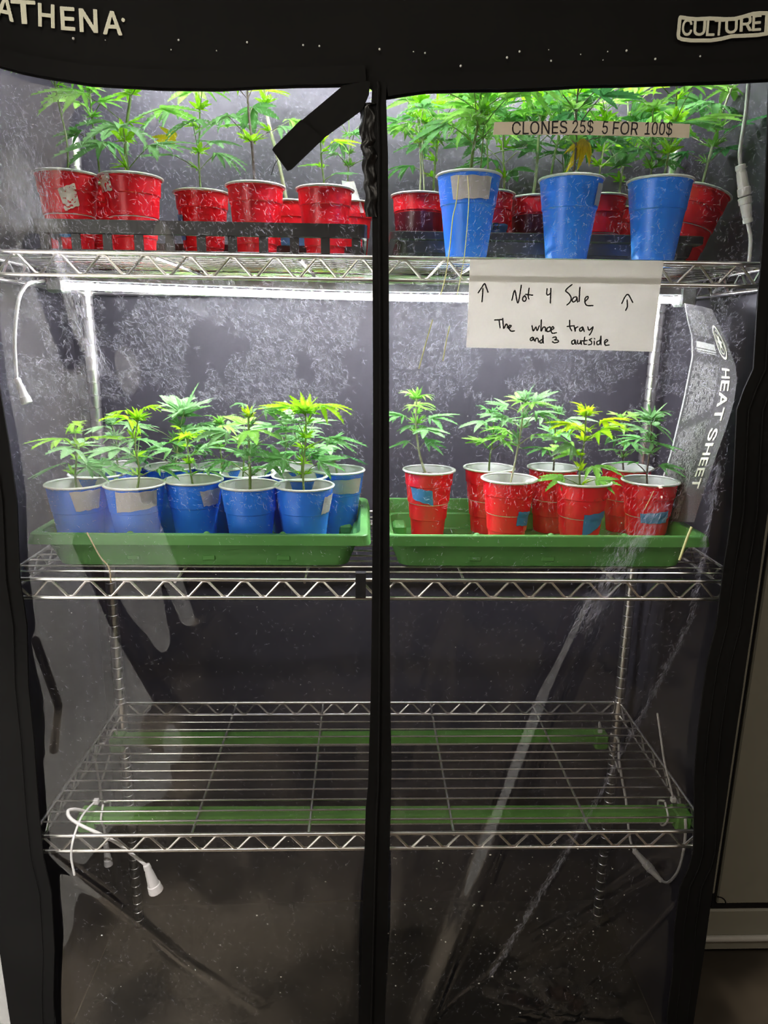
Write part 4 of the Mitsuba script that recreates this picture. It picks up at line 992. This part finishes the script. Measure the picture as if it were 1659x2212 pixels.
def mat_print(p, n, uv):
    x, y = uv.x, uv.y                     # x across (0 at the wall), y down
    line = mikit.smoothstep(0.35, 0.5, dr.abs(x * 42 - dr.floor(x * 42) - 0.5) * 2)
    word = mi.Float(mikit.cell_rand(dr.floor(y * 95), dr.floor(x * 42), 3) > 0.22)
    ltr = mikit.smoothstep(0.25, 0.6, mikit.noise(y * 520, dr.floor(x * 42) * 7))
    para = mikit.smoothstep(0.28, 0.30, y) * (1 - mikit.smoothstep(0.50, 0.515, y + (x - 0.3) * 0.10)) + mikit.smoothstep(0.54, 0.555, y + (x - 0.3) * 0.10) * (1 - mikit.smoothstep(0.98, 0.99, y))
    para = para * mikit.smoothstep(0.07, 0.08, x) * (1 - mikit.smoothstep(0.60, 0.61, x))
    bars = mi.Float(mikit.cell_rand(dr.floor(y * 260), 5, 1) > 0.45) * mikit.smoothstep(0.185, 0.19, y) * (1 - mikit.smoothstep(0.255, 0.26, y)) * mikit.smoothstep(0.12, 0.13, x) * (1 - mikit.smoothstep(0.58, 0.59, x))
    top = mikit.smoothstep(0.03, 0.035, y) * (1 - mikit.smoothstep(0.17, 0.175, y)) * mikit.smoothstep(0.1, 0.11, x) * (1 - mikit.smoothstep(0.55, 0.56, x))
    ink = dr.clip((para * 1.0 + top) * (1 - line) * word * (0.35 + 0.65 * ltr) + bars + mi.Float(x < 0.03), 0, 1)
    hatch = mikit.smoothstep(0.5, 0.9, dr.abs(y * 300 - dr.floor(y * 300) - 0.5) * 2) * 0.10 * mikit.smoothstep(0.62, 0.64, x)
    return mikit.mix((0.036, 0.034, 0.035), (0.62, 0.61, 0.60), dr.clip(ink * 0.55 + hatch, 0, 1))


MAT = P('printed_mat', mikit.proc(mat_print), 0.35, 0.45)
t = thing('printed_heat_mat', 'dark printed heating sheet with white lettering bowed against the right tent side', 'heat mat')
nu, nv = 16, 60
gm = grid(mat_point, nu, nv)
uu, vv = np.meshgrid(np.linspace(0, 1, nu + 1), np.linspace(0, 1, nv + 1), indexing='ij')
part(t, 'sheet', gm, MAT, smooth=True, uv=np.stack([uu.ravel(), vv.ravel()], -1))
hm_len, hm_wid = 0.42, 0.20


def on_mat(m, u0, v0, v1, uh):
    """Lettering running down the mat from v0 to v1, its feet at u0 and its capitals uh wide across the mat."""
    v = m.vertices
    x0, x1, y1 = v[:, 0].min(), v[:, 0].max(), v[:, 1].max()
    b = v0 + (v[:, 0] - x0) / (x1 - x0) * (v1 - v0)
    a = u0 + v[:, 1] / y1 * uh
    e = 1e-3
    p = mat_point(a, b)
    n = np.cross(mat_point(a + e, b) - p, mat_point(a, b + e) - p)
    n /= np.linalg.norm(n, axis=1, keepdims=True)
    n *= np.sign(-n[:, :1] - 1e-9)
    return trimesh.Trimesh(p + n * (0.0006 + v[:, 2:3]), m.faces, process=False)


def fine(m, s):
    return trimesh.Trimesh(*trimesh.remesh.subdivide_to_size(m.vertices, m.faces, s), process=False)


part(t, 'letters', on_mat(fine(meshkit.text_mesh('HEAT SHEET', 1.0, 0.0004, True), 0.6), 0.70, 0.30, 0.83, 0.17), CREAM, label='large white lettering down the sheet')
rg = [trimesh.creation.annulus(0.40, 0.46, 0.0004, sections=40), trimesh.creation.annulus(0.30, 0.325, 0.0004, sections=40)]
star = Polygon([(0.27 * (1 if k % 2 else 0.45) * math.cos(k * PI / 6), 0.27 * (1 if k % 2 else 0.45) * math.sin(k * PI / 6)) for k in range(12)])
rg.append(trimesh.creation.extrude_polygon(star, 0.0004, engine='earcut'))
m = cat(rg)
m.apply_translation((0.5, 0.5, 0.0002))
part(t, 'round_emblem', on_mat(m, 0.66, 0.10, 0.255, 0.26), CREAM, label='round white emblem')

# ------------------------------------------------------------------ signs and small things on the front
t = thing('price_strip', 'narrow tan paper strip with printed prices stuck on the clear plastic at upper right', 'sign')
part(t, 'strip', slab(Polygon([(0.1667, 1.7217), (0.27, 1.7259), (0.3487, 1.7259), (0.4225, 1.7247), (0.4232, 1.7082), (0.3504, 1.709), (0.2713, 1.709), (0.1656, 1.707)]), 1.0035, 0.0003), 'm_strip')
for txt, a, b in (('CLONES', [(0.1903, 1.7074)][0], [(0.2621, 1.7105)][0]), ('25$', [(0.2687, 1.7109)][0], [(0.296, 1.7115)][0]), ('5', [(0.3076, 1.7109)][0], [(0.3149, 1.7107)][0]), ('FOR', [(0.3216, 1.7106)][0], [(0.3545, 1.7104)][0]), ('100$', [(0.3636, 1.7109)][0], [(0.3996, 1.7113)][0])):
    part(t, 'word', lettering(txt, a, b, 0.0150, 1.0029, False, 0.0003), INK)

t = thing('paper_sign', 'white paper with black handwriting and two arrows stuck on the clear plastic', 'sign')
part(t, 'sheet', slab(Polygon([(0.1423, 1.5534), (0.2133, 1.5549), (0.2604, 1.5551), (0.3357, 1.5556), (0.4043, 1.5562), (0.4068, 1.5543), (0.4061, 1.5401), (0.4047, 1.5032), (0.4033, 1.4656), (0.4045, 1.4369), (0.4011, 1.4355), (0.3285, 1.4368), (0.2563, 1.4373), (0.1419, 1.438), (0.1425, 1.4826)]), 1.0045, 0.0003), 'm_paper')
WRITING = [
    [(0.161, 1.4994), (0.1615, 1.5081), (0.1616, 1.5165)], [(0.1555, 1.5111), (0.1601, 1.5182), (0.1634, 1.5229), (0.1659, 1.5182), (0.1687, 1.5119)],
    [(0.202, 1.5018), (0.2053, 1.5145), (0.2105, 1.4984), (0.2139, 1.5214)], [(0.2193, 1.5081), (0.2168, 1.5052), (0.2174, 1.5014), (0.2201, 1.5009), (0.2216, 1.5043), (0.2193, 1.5081)], [(0.2247, 1.5178), (0.224, 1.5082), (0.2252, 1.5037)], [(0.2204, 1.5098), (0.2302, 1.5088)],
    [(0.2494, 1.5175), (0.2494, 1.5111), (0.2513, 1.5094), (0.255, 1.512)], [(0.2546, 1.5179), (0.2552, 1.499)],
    [(0.283, 1.5233), (0.2772, 1.5185), (0.2753, 1.5148), (0.2798, 1.5115), (0.2834, 1.5062), (0.2824, 1.5006), (0.2784, 1.4968)], [(0.2904, 1.5075), (0.2869, 1.5066), (0.2851, 1.5028), (0.287, 1.5007), (0.2904, 1.5029), (0.2914, 1.5066), (0.2927, 1.5008)], [(0.2944, 1.5198), (0.2948, 1.5016)],
    [(0.3025, 1.5009), (0.3068, 1.506), (0.306, 1.5082), (0.3029, 1.506), (0.3031, 1.5001), (0.3064, 1.4964), (0.3144, 1.4963)],
    [(0.3604, 1.4907), (0.3622, 1.4958), (0.3611, 1.5043)], [(0.3542, 1.4999), (0.3578, 1.5084), (0.362, 1.5114), (0.3692, 1.5013)],
    [(0.1798, 1.4754), (0.1896, 1.4761)], [(0.1857, 1.4755), (0.1877, 1.4653)], [(0.1907, 1.4778), (0.1927, 1.4645), (0.1956, 1.47), (0.1978, 1.4683), (0.198, 1.4653)], [(0.1995, 1.4642), (0.2029, 1.4674), (0.201, 1.4687), (0.1996, 1.4655), (0.2029, 1.4609), (0.2078, 1.4613)],
    [(0.2318, 1.4684), (0.2341, 1.4616), (0.2373, 1.4668), (0.2394, 1.462), (0.242, 1.4686)], [(0.2443, 1.4763), (0.2448, 1.4618), (0.2475, 1.4666), (0.2504, 1.4661), (0.2512, 1.4615)], [(0.2564, 1.4674), (0.253, 1.465), (0.2534, 1.461), (0.2568, 1.4616), (0.2581, 1.465), (0.2564, 1.4674)], [(0.2586, 1.4628), (0.2624, 1.4654), (0.2605, 1.4675), (0.2586, 1.4637), (0.2605, 1.4589), (0.2664, 1.4595)],
    [(0.2836, 1.4763), (0.2846, 1.4674), (0.2875, 1.4627)], [(0.281, 1.4682), (0.2907, 1.4692)], [(0.2909, 1.4675), (0.2925, 1.462), (0.2926, 1.4658), (0.2957, 1.4679)], [(0.3018, 1.4677), (0.2984, 1.465), (0.2994, 1.4621), (0.3021, 1.4634), (0.3027, 1.4673), (0.3051, 1.4617)], [(0.3096, 1.4678), (0.3118, 1.4635), (0.3168, 1.4679), (0.3151, 1.461), (0.3127, 1.4571)],
    [(0.2334, 1.453), (0.2306, 1.4512), (0.2313, 1.4486), (0.2339, 1.4495), (0.2346, 1.4527), (0.2362, 1.4482)], [(0.2376, 1.4479), (0.2383, 1.4513), (0.241, 1.4514), (0.2424, 1.4465)], [(0.2468, 1.4501), (0.2441, 1.4479), (0.2452, 1.4452), (0.2477, 1.4471), (0.2479, 1.4558), (0.2491, 1.4454)],
    [(0.262, 1.453), (0.2656, 1.4538), (0.267, 1.4517), (0.2647, 1.4499), (0.2689, 1.4496), (0.27, 1.4474), (0.265, 1.4458), (0.2619, 1.4473)],
    [(0.2922, 1.4503), (0.2888, 1.4482), (0.2896, 1.4447), (0.2926, 1.4454), (0.2931, 1.45), (0.295, 1.4443)], [(0.2968, 1.4495), (0.2971, 1.4455), (0.3003, 1.4455), (0.3013, 1.4495), (0.3026, 1.4443)], [(0.3063, 1.4539), (0.3061, 1.4453), (0.3098, 1.4444)], [(0.3031, 1.449), (0.3102, 1.4497)],
    [(0.3163, 1.4523), (0.3132, 1.4506), (0.3167, 1.448), (0.3161, 1.4445), (0.3125, 1.4439)], [(0.3202, 1.4486), (0.3206, 1.4441)], [(0.3203, 1.4524), (0.3205, 1.452)], [(0.3277, 1.4499), (0.3239, 1.4476), (0.3253, 1.4441), (0.3282, 1.4459), (0.329, 1.4556), (0.3302, 1.4442)], [(0.3348, 1.4465), (0.3391, 1.4495), (0.3371, 1.4512), (0.3347, 1.4482), (0.3365, 1.4436), (0.3414, 1.444)]]
for s in WRITING:
    q = spline([(x, z, 0) for x, z in s], 5)
    part(t, 'pen_stroke', stroke(q, 0.0017, 1.0041, 0.0003), INK)

t = thing('tape_tab', 'small black tape tab folded over the front rail of the middle shelf beside the zip', 'tape')
tx = (-0.0029, 1.04, 1.0777)
part(t, 'flap', cat([rbox(tx[0] - 0.0080, tx[0] + 0.0080, 1.0385, 1.0400, tx[2] - 0.022, tx[2] + 0.018, 0.0004), rbox(tx[0] - 0.0080, tx[0] + 0.0080, 1.0385, 1.0500, tx[2] + 0.017, tx[2] + 0.0185, 0.0004)]), INK)
t = thing('dry_stem', 'thin dry stem dangling in front of the left end of the middle shelf', 'stem')
part(t, 'stalk', tube(spline([(-0.4143, 1.037, 1.1599), (-0.3984, 1.036, 1.1239), (-0.386, 1.036, 1.1055), (-0.3844, 1.036, 1.081)], 6), 0.0010, 6), DRY, smooth=True)
